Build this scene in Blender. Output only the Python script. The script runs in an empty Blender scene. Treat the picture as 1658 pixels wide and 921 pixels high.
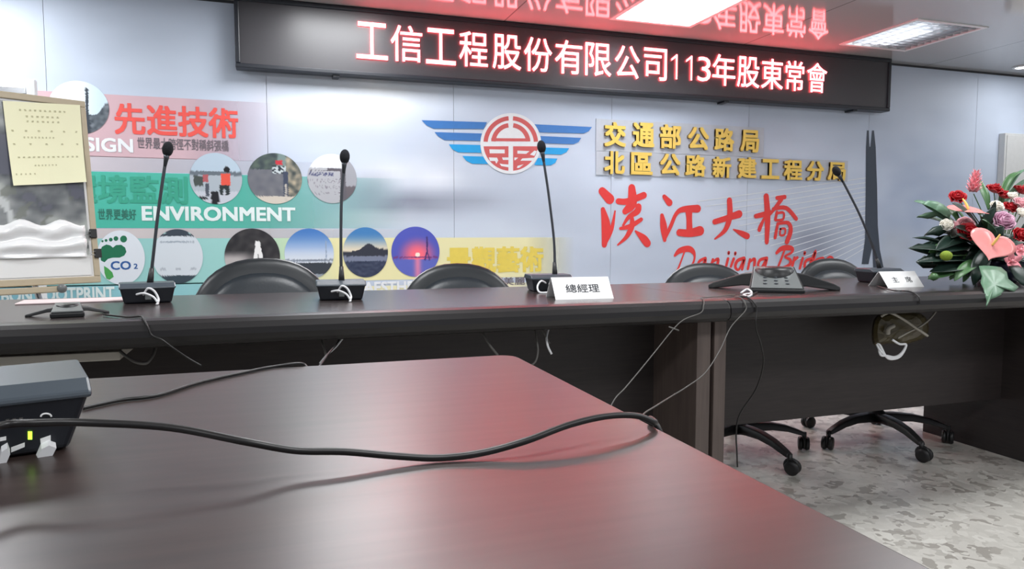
import bpy, bmesh, math, random
from mathutils import Vector, Matrix, Quaternion, noise
random.seed(7)
PI = math.pi
S = bpy.context.scene
C = S.collection
rad = math.radians

# ---------------------------------------------------------------- camera, light, exposure
CAM_H, YAW, PITCH, FPX = 0.96, rad(18.4), rad(4.2), 1160.0
cd = bpy.data.cameras.new('camera'); cam = bpy.data.objects.new('camera', cd); C.objects.link(cam)
cam.location = (0, 0, CAM_H); cam.rotation_euler = (PI / 2 - PITCH, 0, -YAW)
cd.sensor_width = 36; cd.lens = 36 * FPX / 1658; cd.clip_start = 0.02
S.camera = cam
S.view_settings.view_transform = 'Standard'; S.view_settings.look = 'None'
S.view_settings.gamma = 1; S.view_settings.use_curve_mapping = False
S.view_settings.exposure = 0.0
w = bpy.data.worlds.new('world'); S.world = w; w.use_nodes = True
w.node_tree.nodes['Background'].inputs[0].default_value = (0.86, 0.9, 1, 1)
w.node_tree.nodes['Background'].inputs[1].default_value = 0.36
CEIL, WALL_Y, WX0, WX1 = 2.37, 4.82, -3.4, 7.4
LAMP_E = 26.0
for i, (lx, ly) in enumerate([(-1.6, 4.1), (0.45, 4.1), (-1.6, 1.9), (0.45, 1.9), (2.45, 1.9), (4.4, 1.9), (-1.6, -0.4), (0.45, -0.4), (2.45, -0.4), (4.4, -0.4), (6.3, 4.1), (6.3, 1.9)]):  # out-of-frame lamps; the far-right pair is added to brighten the right wall
    ld = bpy.data.lights.new('unseen_ceiling_lamp', 'AREA'); ld.shape = 'SQUARE'; ld.size = 0.58
    ld.energy = LAMP_E * (0.42 if lx > 6 else 1); ld.color = (0.97, 0.985, 1.0)
    lo = bpy.data.objects.new('unseen_ceiling_lamp', ld); C.objects.link(lo); lo.location = (lx, ly, CEIL - 0.012)

# ---------------------------------------------------------------- pixel <-> room
_fw = Vector((math.sin(YAW) * math.cos(PITCH), math.cos(YAW) * math.cos(PITCH), -math.sin(PITCH)))
_rt = Vector((math.cos(YAW), -math.sin(YAW), 0)); _up = _rt.cross(_fw); _O = Vector((0, 0, CAM_H))
def ray(x, y): return _fw + _rt * ((x - 829) / FPX) - _up * ((y - 460.5) / FPX)
def at_z(x, y, z): r = ray(x, y); return _O + r * ((z - CAM_H) / r.z)
def at_y(x, y, Y): r = ray(x, y); return _O + r * (Y / r.y)
def lin(c): return tuple(((v / 255) / 12.92 if v / 255 <= 0.04045 else ((v / 255 + 0.055) / 1.055) ** 2.4) for v in c[:3])

# ---------------------------------------------------------------- materials
def nodes(name):
    m = bpy.data.materials.new(name); m.use_nodes = True
    nt = m.node_tree; return m, nt, nt.nodes['Principled BSDF'], nt.nodes, nt.links
def mat(name, rgb, rough=0.5, metal=0.0, var=0.06, scale=30, bump=0.0, spec=0.5, coat=0, trans=0, alpha=1):
    m, nt, b, N, L = nodes(name); c = lin(rgb)
    nz = N.new('ShaderNodeTexNoise'); nz.inputs['Scale'].default_value = scale
    tc = N.new('ShaderNodeTexCoord'); L.new(tc.outputs['Object'], nz.inputs['Vector'])
    mx = N.new('ShaderNodeMix'); mx.data_type = 'RGBA'
    mx.inputs[6].default_value = tuple(v * (1 - var) for v in c) + (1,)
    mx.inputs[7].default_value = tuple(min(1, v * (1 + var)) for v in c) + (1,)
    L.new(nz.outputs[0], mx.inputs[0]); L.new(mx.outputs[2], b.inputs['Base Color'])
    b.inputs['Roughness'].default_value = rough; b.inputs['Metallic'].default_value = metal
    b.inputs['Specular IOR Level'].default_value = spec
    if coat: b.inputs['Coat Weight'].default_value = coat
    if trans: b.inputs['Transmission Weight'].default_value = trans
    if alpha < 1: b.inputs['Alpha'].default_value = alpha
    if bump:
        bp = N.new('ShaderNodeBump'); bp.inputs['Strength'].default_value = bump; bp.inputs['Distance'].default_value = 0.002
        L.new(nz.outputs[0], bp.inputs['Height']); L.new(bp.outputs[0], b.inputs['Normal'])
    return m
def emis(name, rgb, k):
    m, nt, b, N, L = nodes(name)
    b.inputs['Base Color'].default_value = (0.02, 0.02, 0.02, 1)
    b.inputs['Emission Color'].default_value = tuple(rgb) + (1,); b.inputs['Emission Strength'].default_value = k
    return m
def printed(name, rough=0.45):
    m, nt, b, N, L = nodes(name)
    a = N.new('ShaderNodeAttribute'); a.attribute_name = 'Col'; L.new(a.outputs['Color'], b.inputs['Base Color'])
    b.inputs['Roughness'].default_value = rough; b.inputs['Specular IOR Level'].default_value = 0.3
    return m
def wood(name, dark, light, rough, scale=(1, 14, 14), bump=0.0, spec=0.5):
    m, nt, b, N, L = nodes(name)
    tc = N.new('ShaderNodeTexCoord'); mp = N.new('ShaderNodeMapping'); mp.inputs['Scale'].default_value = scale
    L.new(tc.outputs['Object'], mp.inputs['Vector'])
    nz = N.new('ShaderNodeTexNoise'); nz.inputs['Scale'].default_value = 4; nz.inputs['Detail'].default_value = 6; nz.inputs['Distortion'].default_value = 0.4
    L.new(mp.outputs[0], nz.inputs['Vector'])
    rp = N.new('ShaderNodeValToRGB'); rp.color_ramp.elements[0].position = 0.3; rp.color_ramp.elements[1].position = 0.72
    rp.color_ramp.elements[0].color = lin(dark) + (1,); rp.color_ramp.elements[1].color = lin(light) + (1,)
    L.new(nz.outputs[0], rp.inputs[0]); L.new(rp.outputs[0], b.inputs['Base Color'])
    b.inputs['Roughness'].default_value = rough; b.inputs['Specular IOR Level'].default_value = spec
    return m
M = {}
M['wall'] = mat('wall_paint', (196, 202, 210), 0.7, scale=3, var=0.03)
M['sidewall'] = mat('side_wall_paint', (205, 205, 203), 0.75, scale=3, var=0.03)
M['trim'] = mat('dark_trim', (62, 64, 70), 0.5)
M['table_top'] = wood('walnut_laminate', (46, 36, 34), (62, 50, 47), 0.33, (1.2, 16, 16), spec=1.0)
M['desk_top'] = wood('dark_desk_laminate', (46, 40, 40), (60, 53, 53), 0.24, (1.2, 16, 16), spec=0.8)
M['nosing'] = mat('black_rounded_edging', (30, 28, 29), 0.34, scale=60)
M['panel'] = wood('dark_panel_laminate', (38, 32, 32), (48, 41, 40), 0.5, (2, 2, 30))
M['legpanel'] = wood('brown_leg_laminate', (84, 73, 69), (100, 88, 83), 0.5, (14, 14, 1.2))
M['pale'] = mat('pale_board', (205, 200, 190), 0.5)
M['black'] = mat('black_plastic', (24, 25, 27), 0.4)
M['rubber'] = mat('black_rubber', (26, 26, 27), 0.45)
M['unit_top'] = mat('slate_grey_plastic', (66, 74, 82), 0.33)
M['unit_body'] = mat('blue_black_plastic', (20, 24, 32), 0.35)
M['foam'] = mat('black_foam', (22, 24, 30), 0.95, scale=300, bump=0.8, var=0.2)
M['metal'] = mat('gooseneck_metal', (88, 92, 98), 0.35, 0.8)
M['cord'] = mat('white_cord', (225, 226, 228), 0.45)
M['dullcord'] = mat('dull_white_cord', (150, 146, 136), 0.5)
M['greycord'] = mat('grey_cord', (92, 90, 87), 0.5)
M['blackcord'] = mat('black_cord', (22, 20, 20), 0.4)
M['leather'] = mat('black_leather', (40, 46, 52), 0.36, scale=140, bump=0.15, var=0.1)
M['shell'] = mat('grey_black_shell', (34, 38, 42), 0.34)
M['card'] = mat('white_card', (240, 240, 240), 0.6, var=0.02)
M['ink'] = mat('grey_ink', (70, 72, 78), 0.6)
M['phone_grey'] = mat('grey_keypad_plastic', (112, 116, 116), 0.28)
M['alu'] = mat('brushed_aluminium', (205, 208, 212), 0.22, 0.9)
M['white_enamel'] = mat('white_enamel', (232, 234, 236), 0.35)
M['gold'] = mat('gold_letters', (240, 204, 98), 0.35, 0.15, spec=0.6)
M['gold_side'] = mat('gold_letter_sides', (120, 96, 50), 0.5)
M['plate'] = mat('grey_backing_strip', (186, 192, 202), 0.5)
M['red'] = mat('red_print', (222, 58, 56), 0.45)
M['coral'] = mat('coral_print', (236, 88, 80), 0.45)
M['white_print'] = mat('white_print', (232, 236, 240), 0.5)
M['paleprint'] = mat('pale_lettering_print', (226, 238, 238), 0.5)
M['greenprint'] = mat('green_lettering_print', (52, 160, 134), 0.5)
M['darkgreen'] = mat('dark_green_print', (44, 112, 98), 0.5)
M['greyprint'] = mat('dark_grey_print', (112, 104, 112), 0.5)
M['yellowprint'] = mat('yellow_print', (230, 208, 92), 0.5)
M['blue1'] = mat('royal_blue_print', (60, 120, 190), 0.45)
M['blue2'] = mat('sky_blue_print', (28, 160, 226), 0.45)
M['emred'] = mat('emblem_red_print', (206, 92, 92), 0.45)
M['slate'] = mat('slate_tower_print', (58, 68, 82), 0.5)
M['cable_print'] = mat('pale_line_print', (222, 228, 234), 0.5)
M['leafgreen'] = mat('footprint_green_print', (16, 110, 76), 0.5)
M['leaf2'] = mat('light_green_print', (70, 160, 80), 0.5)
M['co2'] = mat('deep_blue_print', (44, 92, 158), 0.5)
M['print'] = printed('printed_picture')
M['print_gloss'] = printed('laminated_print', 0.2)
M['easel_wood'] = mat('beige_frame_wood', (190, 176, 150), 0.5, scale=40)
M['yellow_paper'] = mat('pale_yellow_paper', (253, 250, 212), 0.7, var=0.03, scale=8)
M['paper_ink'] = mat('olive_ink', (176, 170, 126), 0.7)
M['film'] = mat('glare_white_film', (246, 247, 247), 0.2, spec=0.8, var=0.03)  # opaque near-white: glare on the plastic is put into the colour
M['box'] = mat('grey_box_enamel', (206, 208, 208), 0.5)
M['pink_paper'] = mat('pinkish_white_paper', (226, 206, 206), 0.7)
M['olive'] = mat('olive_plastic_wrap', (72, 64, 40), 0.3, scale=25, var=0.3)
M['led_green'] = emis('green_indicator', (0.45, 1.0, 0.05), 2.2)
M['led_text'] = emis('red_led_text', (1.0, 0.09, 0.10), 21)
M['tube'] = emis('fluorescent_tube', (0.95, 0.98, 1.0), 22)
M['tube_dim'] = emis('dim_fluorescent_tube', (0.95, 0.98, 1.0), 5)
M['spot'] = emis('downlight_lens', (0.95, 0.98, 1.0), 8)
M['screen'] = mat('smoky_sign_face', (66, 65, 69), 0.36, scale=200)
M['housing'] = mat('sign_housing', (34, 38, 46), 0.4)
# flowers
M['rose_red'] = mat('red_petal', (176, 16, 30), 0.5, scale=60, var=0.25)
M['white_petal'] = mat('white_petal', (240, 236, 226), 0.5, scale=60, var=0.06)
M['lilac'] = mat('lilac_petal', (206, 160, 184), 0.5, scale=60, var=0.12)
M['pink'] = mat('pink_petal', (238, 150, 160), 0.35, scale=40, var=0.12)
M['pale_pink'] = mat('pale_pink_petal', (236, 180, 188), 0.45, scale=40, var=0.12)
M['anth'] = mat('waxy_pink_spathe', (240, 152, 150), 0.22, scale=35, var=0.12)
M['spadix'] = mat('yellow_spadix', (240, 200, 110), 0.5)
M['leaf'] = mat('dark_green_leaf', (24, 46, 38), 0.42, scale=40, var=0.3)
M['leaf_mid'] = mat('mid_green_leaf', (70, 110, 66), 0.4, scale=40, var=0.25)
M['leaf_grey'] = mat('grey_green_leaf', (94, 130, 104), 0.4, scale=50, var=0.25)
M['vase'] = mat('navy_vase', (24, 28, 52), 0.3)
M['stem'] = mat('green_stem', (70, 104, 58), 0.5)

def glossy_ceiling():
    m, nt, b, N, L = nodes('glossy_ceiling_panels')
    tc = N.new('ShaderNodeTexCoord'); sp = N.new('ShaderNodeSeparateXYZ'); L.new(tc.outputs['Object'], sp.inputs[0])
    def seam(sock, x0, pitch):
        a = N.new('ShaderNodeMath'); a.operation = 'ADD'; a.inputs[1].default_value = -x0 + 20 * pitch; L.new(sock, a.inputs[0])
        d = N.new('ShaderNodeMath'); d.operation = 'DIVIDE'; d.inputs[1].default_value = pitch; L.new(a.outputs[0], d.inputs[0])
        f = N.new('ShaderNodeMath'); f.operation = 'FRACT'; L.new(d.outputs[0], f.inputs[0])
        g = N.new('ShaderNodeMath'); g.operation = 'LESS_THAN'; g.inputs[1].default_value = 0.005; L.new(f.outputs[0], g.inputs[0])
        return g.outputs[0]
    s1 = seam(sp.outputs[0], 1.5, 1.9)
    mx = N.new('ShaderNodeMix'); mx.data_type = 'RGBA'
    mx.inputs[6].default_value = lin((176, 177, 179)) + (1,); mx.inputs[7].default_value = lin((120, 118, 120)) + (1,)
    L.new(s1, mx.inputs[0]); L.new(mx.outputs[2], b.inputs['Base Color'])
    b.inputs['Roughness'].default_value = 0.07; b.inputs['Specular IOR Level'].default_value = 0.5
    return m
M['ceiling'] = glossy_ceiling()
def floor_mat():
    m, nt, b, N, L = nodes('speckled_stone_tile')
    tc = N.new('ShaderNodeTexCoord')
    nz = N.new('ShaderNodeTexNoise'); nz.inputs['Scale'].default_value = 16; nz.inputs['Detail'].default_value = 2; L.new(tc.outputs['Object'], nz.inputs['Vector'])
    mixv = N.new('ShaderNodeMix'); mixv.data_type = 'RGBA'; mixv.inputs[0].default_value = 0.12
    L.new(tc.outputs['Object'], mixv.inputs[6]); L.new(nz.outputs['Color'], mixv.inputs[7])
    v = N.new('ShaderNodeTexVoronoi'); v.inputs['Scale'].default_value = 30; L.new(mixv.outputs[2], v.inputs['Vector'])
    sp = N.new('ShaderNodeSeparateColor'); L.new(v.outputs['Color'], sp.inputs[0])
    rp = N.new('ShaderNodeValToRGB'); rp.color_ramp.interpolation = 'LINEAR'
    e = rp.color_ramp.elements
    e[0].position = 0.0; e[0].color = lin((148, 144, 137)) + (1,)
    e[1].position = 1.0; e[1].color = lin((204, 202, 195)) + (1,)
    for p, c in ((0.14, (156, 152, 145)), (0.24, (182, 179, 172)), (0.6, (190, 187, 180)), (0.9, (196, 193, 186))):
        q = e.new(p); q.color = lin(c) + (1,)
    L.new(sp.outputs[0], rp.inputs[0]); L.new(rp.outputs[0], b.inputs['Base Color'])
    b.inputs['Roughness'].default_value = 0.3
    return m
M['floor'] = floor_mat()
def fade_mat(name, stops, a0, a1):
    """printed colour band whose ink thins out towards its right end (stops along its length; a0..a1 = opaque..clear)"""
    m, nt, b, N, L = nodes(name)
    tc = N.new('ShaderNodeTexCoord'); sp = N.new('ShaderNodeSeparateXYZ'); L.new(tc.outputs['Generated'], sp.inputs[0])
    rp = N.new('ShaderNodeValToRGB'); e = rp.color_ramp.elements
    e[0].position = stops[0][0]; e[0].color = lin(stops[0][1]) + (1,)
    e[1].position = stops[-1][0]; e[1].color = lin(stops[-1][1]) + (1,)
    for p, c in stops[1:-1]:
        q = e.new(p); q.color = lin(c) + (1,)
    L.new(sp.outputs[0], rp.inputs[0]); L.new(rp.outputs[0], b.inputs['Base Color'])
    mr = N.new('ShaderNodeMapRange'); mr.inputs[1].default_value = a0; mr.inputs[2].default_value = a1
    mr.inputs[3].default_value = 0.95; mr.inputs[4].default_value = 0.0
    L.new(sp.outputs[0], mr.inputs[0]); L.new(mr.outputs[0], b.inputs['Alpha'])
    b.inputs['Roughness'].default_value = 0.45; b.inputs['Specular IOR Level'].default_value = 0.3
    return m

# ---------------------------------------------------------------- mesh helpers
class MB:
    def __init__(s): s.v = []; s.f = []; s.m = []; s.mi = 0
    def add(s, vs, fs, mi=None):
        k = len(s.v); s.v += [tuple(p) for p in vs]
        for f in fs: s.f.append(tuple(i + k for i in f)); s.m.append(s.mi if mi is None else mi)
        return s
    def box(s, x0, x1, y0, y1, z0, z1, mi=None, T=None, taper=None):
        vs = [Vector((x, y, z)) for z in (z0, z1) for y in (y0, y1) for x in (x0, x1)]
        if taper:   # scale of the bottom face about its centre
            cx, cy = (x0 + x1) / 2, (y0 + y1) / 2
            for i in range(4): vs[i].x = cx + (vs[i].x - cx) * taper[0]; vs[i].y = cy + (vs[i].y - cy) * taper[1]
        if T: vs = [T @ p for p in vs]
        return s.add(vs, [(0, 2, 3, 1), (4, 5, 7, 6), (0, 1, 5, 4), (2, 6, 7, 3), (0, 4, 6, 2), (1, 3, 7, 5)], mi)
    def tube(s, pts, r, n=8, mi=None, smooth=6, cap=True):
        P = [Vector(p) for p in pts]; R = r if isinstance(r, (list, tuple)) else [r] * len(P)
        if smooth > 1 and len(P) > 2:
            Q, RR = [], []
            for i in range(len(P) - 1):
                a, b, c, d = P[max(i - 1, 0)], P[i], P[i + 1], P[min(i + 2, len(P) - 1)]
                for j in range(smooth):
                    t = j / smooth
                    Q.append(0.5 * ((2 * b) + (c - a) * t + (2 * a - 5 * b + 4 * c - d) * t * t + (3 * b - a - 3 * c + d) * t ** 3))
                    RR.append(R[i] * (1 - t) + R[i + 1] * t)
            Q.append(P[-1]); RR.append(R[-1]); P, R = Q, RR
        vs, fs = [], []; t0 = (P[1] - P[0]).normalized()
        u = t0.orthogonal().normalized()
        for i, p in enumerate(P):
            t = (P[min(i + 1, len(P) - 1)] - P[max(i - 1, 0)])
            t = t.normalized() if t.length > 1e-9 else t0
            u = (u - t * u.dot(t)); u = u.normalized() if u.length > 1e-6 else t.orthogonal().normalized()
            w_ = t.cross(u)
            for k in range(n):
                a = 2 * PI * k / n; vs.append(p + (u * math.cos(a) + w_ * math.sin(a)) * R[i])
        for i in range(len(P) - 1):
            for k in range(n):
                a, b = i * n + k, i * n + (k + 1) % n; fs.append((a, b, b + n, a + n))
        if cap: fs.append(tuple(range(n - 1, -1, -1))); fs.append(tuple((len(P) - 1) * n + k for k in range(n)))
        return s.add(vs, fs, mi)
    def lathe(s, prof, n=24, mi=None, T=None):
        vs = [Vector((r * math.cos(2 * PI * k / n), r * math.sin(2 * PI * k / n), z)) for r, z in prof for k in range(n)]
        if T: vs = [T @ p for p in vs]
        fs = [(i * n + k, i * n + (k + 1) % n, (i + 1) * n + (k + 1) % n, (i + 1) * n + k) for i in range(len(prof) - 1) for k in range(n)]
        fs.append(tuple(range(n - 1, -1, -1))); fs.append(tuple((len(prof) - 1) * n + k for k in range(n)))
        return s.add(vs, fs, mi)
    def ball(s, c, r, n=16, m=10, mi=None, T=None):
        c = Vector(c); r = Vector((r, r, r)) if not hasattr(r, '__len__') else Vector(r)
        vs = []
        for i in range(m + 1):
            th = PI * i / m
            for k in range(n):
                a = 2 * PI * k / n; q = Vector((r.x * math.sin(th) * math.cos(a), r.y * math.sin(th) * math.sin(a), r.z * math.cos(th)))
                vs.append(c + (T @ q if T else q))
        return s.add(vs, [(i * n + k, (i + 1) * n + k, (i + 1) * n + (k + 1) % n, i * n + (k + 1) % n) for i in range(m) for k in range(n)], mi)
    def prism(s, outline, axis_from, axis_to, mi=None, T=None):
        """outline = 2-D points; extruded along local x from..to with outline = (y, z)"""
        n = len(outline)
        vs = [Vector((x, y, z)) for x in (axis_from, axis_to) for y, z in outline]
        if T: vs = [T @ p for p in vs]
        fs = [(i, (i + 1) % n, n + (i + 1) % n, n + i) for i in range(n)] + [tuple(range(n - 1, -1, -1)), tuple(range(n, 2 * n))]
        return s.add(vs, fs, mi)
    def build(s, name, mats, parent=None, smooth=False, bevel=0, seg=2, sub=0, solid=0):
        me = bpy.data.meshes.new(name); me.from_pydata(s.v, [], s.f)
        mats = mats if isinstance(mats, (list, tuple)) else [mats]
        for m in mats: me.materials.append(M[m] if isinstance(m, str) else m)
        for i, p in enumerate(me.polygons): p.material_index = s.m[i]; p.use_smooth = smooth
        bm = bmesh.new(); bm.from_mesh(me); bmesh.ops.recalc_face_normals(bm, faces=bm.faces); bm.to_mesh(me); bm.free()
        o = bpy.data.objects.new(name, me); C.objects.link(o)
        if parent: o.parent = parent
        if solid:
            q = o.modifiers.new('thickness', 'SOLIDIFY'); q.thickness = solid; q.offset = 0
        if bevel:
            q = o.modifiers.new('bevel', 'BEVEL'); q.width = bevel; q.segments = seg; q.limit_method = 'ANGLE'; q.angle_limit = rad(40); q.harden_normals = False
        if sub:
            q = o.modifiers.new('sub', 'SUBSURF'); q.levels = sub; q.render_levels = sub
        return o
def tag(o, label=None, cat=None, group=None, kind=None):
    if label: o['label'] = label
    if cat: o['category'] = cat
    if group: o['group'] = group
    if kind: o['kind'] = kind
    return o
def thing(name, label, cat, loc=(0, 0, 0), rz=0, group=None):
    o = bpy.data.objects.new(name, None); C.objects.link(o); o.empty_display_size = 0.1
    o.location = loc; o.rotation_euler = (0, 0, rz); return tag(o, label, cat, group)
def copy_tree(o, parent=None):
    c = o.copy(); C.objects.link(c)
    if parent: c.parent = parent
    for ch in list(o.children): copy_tree(ch, c)
    return c
def grid_print(name, fn, nu, nv, pos, material, parent, ring=False):
    """a printed sheet: colour per vertex from fn(u, v), position from pos(u, v)"""
    vs, cs, fs = [], [], []
    if ring:
        vs.append(pos(0, 0)); cs.append(fn(0, 0))
        for i in range(1, nu + 1):
            for k in range(nv):
                a = 2 * PI * k / nv; u, v = i / nu * math.cos(a), i / nu * math.sin(a)
                vs.append(pos(u, v)); cs.append(fn(u, v))
        fs += [(0, 1 + k, 1 + (k + 1) % nv) for k in range(nv)]
        for i in range(nu - 1):
            for k in range(nv):
                a, b = 1 + i * nv + k, 1 + i * nv + (k + 1) % nv; fs.append((a, a + nv, b + nv, b))
    else:
        for j in range(nv + 1):
            for i in range(nu + 1):
                vs.append(pos(i / nu, j / nv)); cs.append(fn(i / nu, j / nv))
        fs = [(j * (nu + 1) + i, j * (nu + 1) + i + 1, (j + 1) * (nu + 1) + i + 1, (j + 1) * (nu + 1) + i) for j in range(nv) for i in range(nu)]
    me = bpy.data.meshes.new(name); me.from_pydata([tuple(v) for v in vs], [], fs); me.materials.append(M[material])
    ca = me.color_attributes.new('Col', 'FLOAT_COLOR', 'POINT')
    for i, c in enumerate(cs): ca.data[i].color = lin(c) + (1,)
    o = bpy.data.objects.new(name, me); C.objects.link(o)
    if parent: o.parent = parent
    return o
def glyphs(text, bold=0.0, shear=0.0, space=1.0):
    cu = bpy.data.curves.new('lettering', 'FONT'); cu.body = text; cu.resolution_u = 3; cu.offset = bold; cu.shear = shear; cu.space_character = space
    o = bpy.data.objects.new('lettering', cu); C.objects.link(o)
    me = bpy.data.meshes.new_from_object(o.evaluated_get(bpy.context.evaluated_depsgraph_get()))
    V = [v.co.copy() for v in me.vertices]; F = [tuple(p.vertices) for p in me.polygons]
    bpy.data.objects.remove(o); bpy.data.curves.remove(cu); bpy.data.meshes.remove(me)
    return V, F
def text_box(name, text, x0, x1, z0, z1, Y, material, parent, bold=0.0, thick=0.0, side=None, shear=0.0, pos=None):
    """lettering fitted to x0..x1, z0..z1 standing in the plane y = Y and facing -y; thick = raised depth; bold = stroke fattening"""
    V, F = glyphs(text, 0, shear); b_ = bold * .8
    offs = [(0, 0)] if bold < .001 else [(-b_, -b_), (b_, -b_), (b_, b_), (-b_, b_), (0, 0)]
    ax, bx = min(v.x for v in V) - b_, max(v.x for v in V) + b_; ay, by = min(v.y for v in V) - b_, max(v.y for v in V) + b_
    pos = pos or (lambda u, v, d: Vector((x0 + (x1 - x0) * u, Y - d, z0 + (z1 - z0) * v)))
    mb = MB(); n = len(V)
    for q, (ox, oy) in enumerate(offs):
        uv = [((v.x + ox - ax) / (bx - ax), (v.y + oy - ay) / (by - ay)) for v in V]; th = thick + q * .00012
        mb.add([pos(u, v, th) for u, v in uv], F, 0)
        if thick:
            ed = {}
            for f in F:
                for i in range(len(f)):
                    a, b = f[i], f[(i + 1) % len(f)]; ed[(a, b)] = ed.get((a, b), 0) + 1
            back = [pos(u, v, 0) for u, v in uv]; front = [pos(u, v, th) for u, v in uv]
            mb.add(front + back, [(a, b, b + n, a + n) for (a, b) in ed if (b, a) not in ed], 1)
    return mb.build(name, [material] + ([side or material] if thick else []), parent)
def text_px(name, text, xl, xr, tl, bl, tr, br, Y, material, parent, **kw):
    A, B, D, E_ = at_y(xl, tl, Y), at_y(xl, bl, Y), at_y(xr, tr, Y), at_y(xr, br, Y)
    return text_box(name, text, A.x, D.x, (B.z + E_.z) / 2, (A.z + D.z) / 2, Y, material, parent, **kw)
def poly_wall(mb, pts, Y, mi=0):
    vs = [at_y(x, y, Y) for x, y in pts]; return mb.add(vs, [tuple(range(len(vs)))], mi)
def stroke(mb, pts, f, Y, mi=0, fat=1.0):
    """a brush stroke in the wall plane: pts = (x, y, width) mapped to the wall by f"""
    Y -= .00006 * (len(mb.v) // 40); pts = [(x, y, w_ * fat) for x, y, w_ in pts]
    P = []
    for i in range(len(pts) - 1):
        a, b, c, d = pts[max(i - 1, 0)], pts[i], pts[i + 1], pts[min(i + 2, len(pts) - 1)]
        for j in range(5):
            t = j / 5
            P.append(tuple(0.5 * (2 * b[k] + (c[k] - a[k]) * t + (2 * a[k] - 5 * b[k] + 4 * c[k] - d[k]) * t * t + (3 * b[k] - a[k] - 3 * c[k] + d[k]) * t ** 3) for k in range(3)))
    P.append(tuple(pts[-1]))
    Q = []
    for x, y, wd in P:
        p = f(x, y); e = f(x + wd / 2, y); Q.append((p.x, p.z, max(abs(e.x - p.x), 0.001)))
    vs, fs = [], []
    for i, (x, z, r) in enumerate(Q):
        a, b = Q[max(i - 1, 0)], Q[min(i + 1, len(Q) - 1)]
        dx, dz = b[0] - a[0], b[1] - a[1]; l = math.hypot(dx, dz) or 1
        vs += [(x - dz / l * r, Y, z + dx / l * r), (x + dz / l * r, Y, z - dx / l * r)]
    fs = [(2 * i, 2 * i + 1, 2 * i + 3, 2 * i + 2) for i in range(len(Q) - 1)]
    mb.add(vs, fs, mi)
    for x, z, r in (Q[0], Q[-1]):
        mb.add([(x + r * math.cos(PI * k / 6), Y - 0.00003, z + r * math.sin(PI * k / 6)) for k in range(12)], [tuple(range(12))], mi)

# ================================================================ the room
mb = MB(); mb.box(WX0, WX1, -1.6, WALL_Y + 0.1, -0.1, 0); tag(mb.build('floor', 'floor'), kind='structure')
mb = MB(); mb.box(WX0 - 0.1, WX1 + 0.1, WALL_Y, WALL_Y + 0.12, 0, CEIL + 0.2); tag(mb.build('wall_back', 'wall'), kind='structure')
mb = MB(); mb.box(WX0 - 0.12, WX0, -1.6, WALL_Y, 0, CEIL); tag(mb.build('wall_left', 'sidewall'), kind='structure')
mb = MB(); mb.box(WX1, WX1 + 0.12, -1.6, WALL_Y, 0, CEIL); tag(mb.build('wall_right', 'sidewall'), kind='structure')
LIGHTS = [(2.17, 2.75, 3.78, 4.40), (4.10, 4.70, 3.78, 4.44)]
xs = [WX0, 2.17, 2.75, 4.10, 4.70, WX1]; ys = [-1.6, 3.78, 4.40, 4.44, WALL_Y]
mb = MB()
for i in range(len(xs) - 1):
    for j in range(len(ys) - 1):
        cx, cy = (xs[i] + xs[i + 1]) / 2, (ys[j] + ys[j + 1]) / 2
        if any(a < cx < b and c < cy < d for a, b, c, d in LIGHTS): continue
        mb.box(xs[i], xs[i + 1], ys[j], ys[j + 1], CEIL, CEIL + 0.004)
tag(mb.build('ceiling', 'ceiling'), kind='structure')
mb = MB(); mb.box(WX0, WX1, WALL_Y - 0.012, WALL_Y, CEIL - 0.018, CEIL); tag(mb.build('trim_1', 'trim'), kind='structure')

# ================================================================ recessed ceiling lights
for i, (a, b, c, d) in enumerate(LIGHTS):
    t = thing('ceiling_light', ['bright square louvred ceiling light above the middle of the red sign', 'dimmer square louvred ceiling light right of the other, beyond the end of the red text'][i],
              'ceiling light', ((a + b) / 2, (c + d) / 2, CEIL), 0, 'recessed ceiling lights')
    hx, hy = (b - a) / 2, (d - c) / 2
    mb = MB()
    mb.box(-hx, hx, -hy, hy, 0.085, 0.09); mb.box(-hx, -hx + .004, -hy, hy, 0, .09); mb.box(hx - .004, hx, -hy, hy, 0, .09)
    mb.box(-hx, hx, -hy, -hy + .004, 0, .09); mb.box(-hx, hx, hy - .004, hy, 0, .09)
    mb.build('housing', 'white_enamel', t)
    mb = MB(); e = 0.018
    mb.box(-hx - e, hx + e, -hy - e, -hy + .012, -.006, 0); mb.box(-hx - e, hx + e, hy - .012, hy + e, -.006, 0)
    mb.box(-hx - e, -hx + .012, -hy + .012, hy - .012, -.006, 0); mb.box(hx - .012, hx + e, -hy + .012, hy - .012, -.006, 0)
    mb.build('frame', 'white_enamel', t)
    for k in range(3 if i == 0 else 1):
        x = (-.19 + .19 * k) if i == 0 else (-.2 + .17 * k)
        mb = MB(); mb.tube([(x, -hy + .02, .045), (x, hy - .02, .045)], .014, 10, smooth=1); mb.build('tube', 'tube' if i == 0 else 'tube_dim', t, True)
    mb = MB()
    for k in range(1, 7): x = -hx + 2 * hx * k / 7; mb.box(x - .0012, x + .0012, -hy + .005, hy - .005, -.002, .026)
    for k in range(1, 11): y = -hy + 2 * hy * k / 11; mb.box(-hx + .005, hx - .005, y - .001, y + .001, -.002, .026)
    mb.build('louvre', 'alu', t)
    ld = bpy.data.lights.new('lamp_glow', 'AREA'); ld.shape = 'RECTANGLE'; ld.size = .5 if i == 0 else .2; ld.size_y = .5; ld.energy = LAMP_E * (1 if i == 0 else .09)
    lo = bpy.data.objects.new('lamp_glow', ld); C.objects.link(lo); lo.parent = t; lo.location = (0 if i == 0 else -.17, 0, .07)
p = at_z(1655, 108, CEIL)
t = thing('downlight', 'small round bright downlight in the ceiling at the far right', 'downlight', (p.x, p.y, CEIL))
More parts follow.
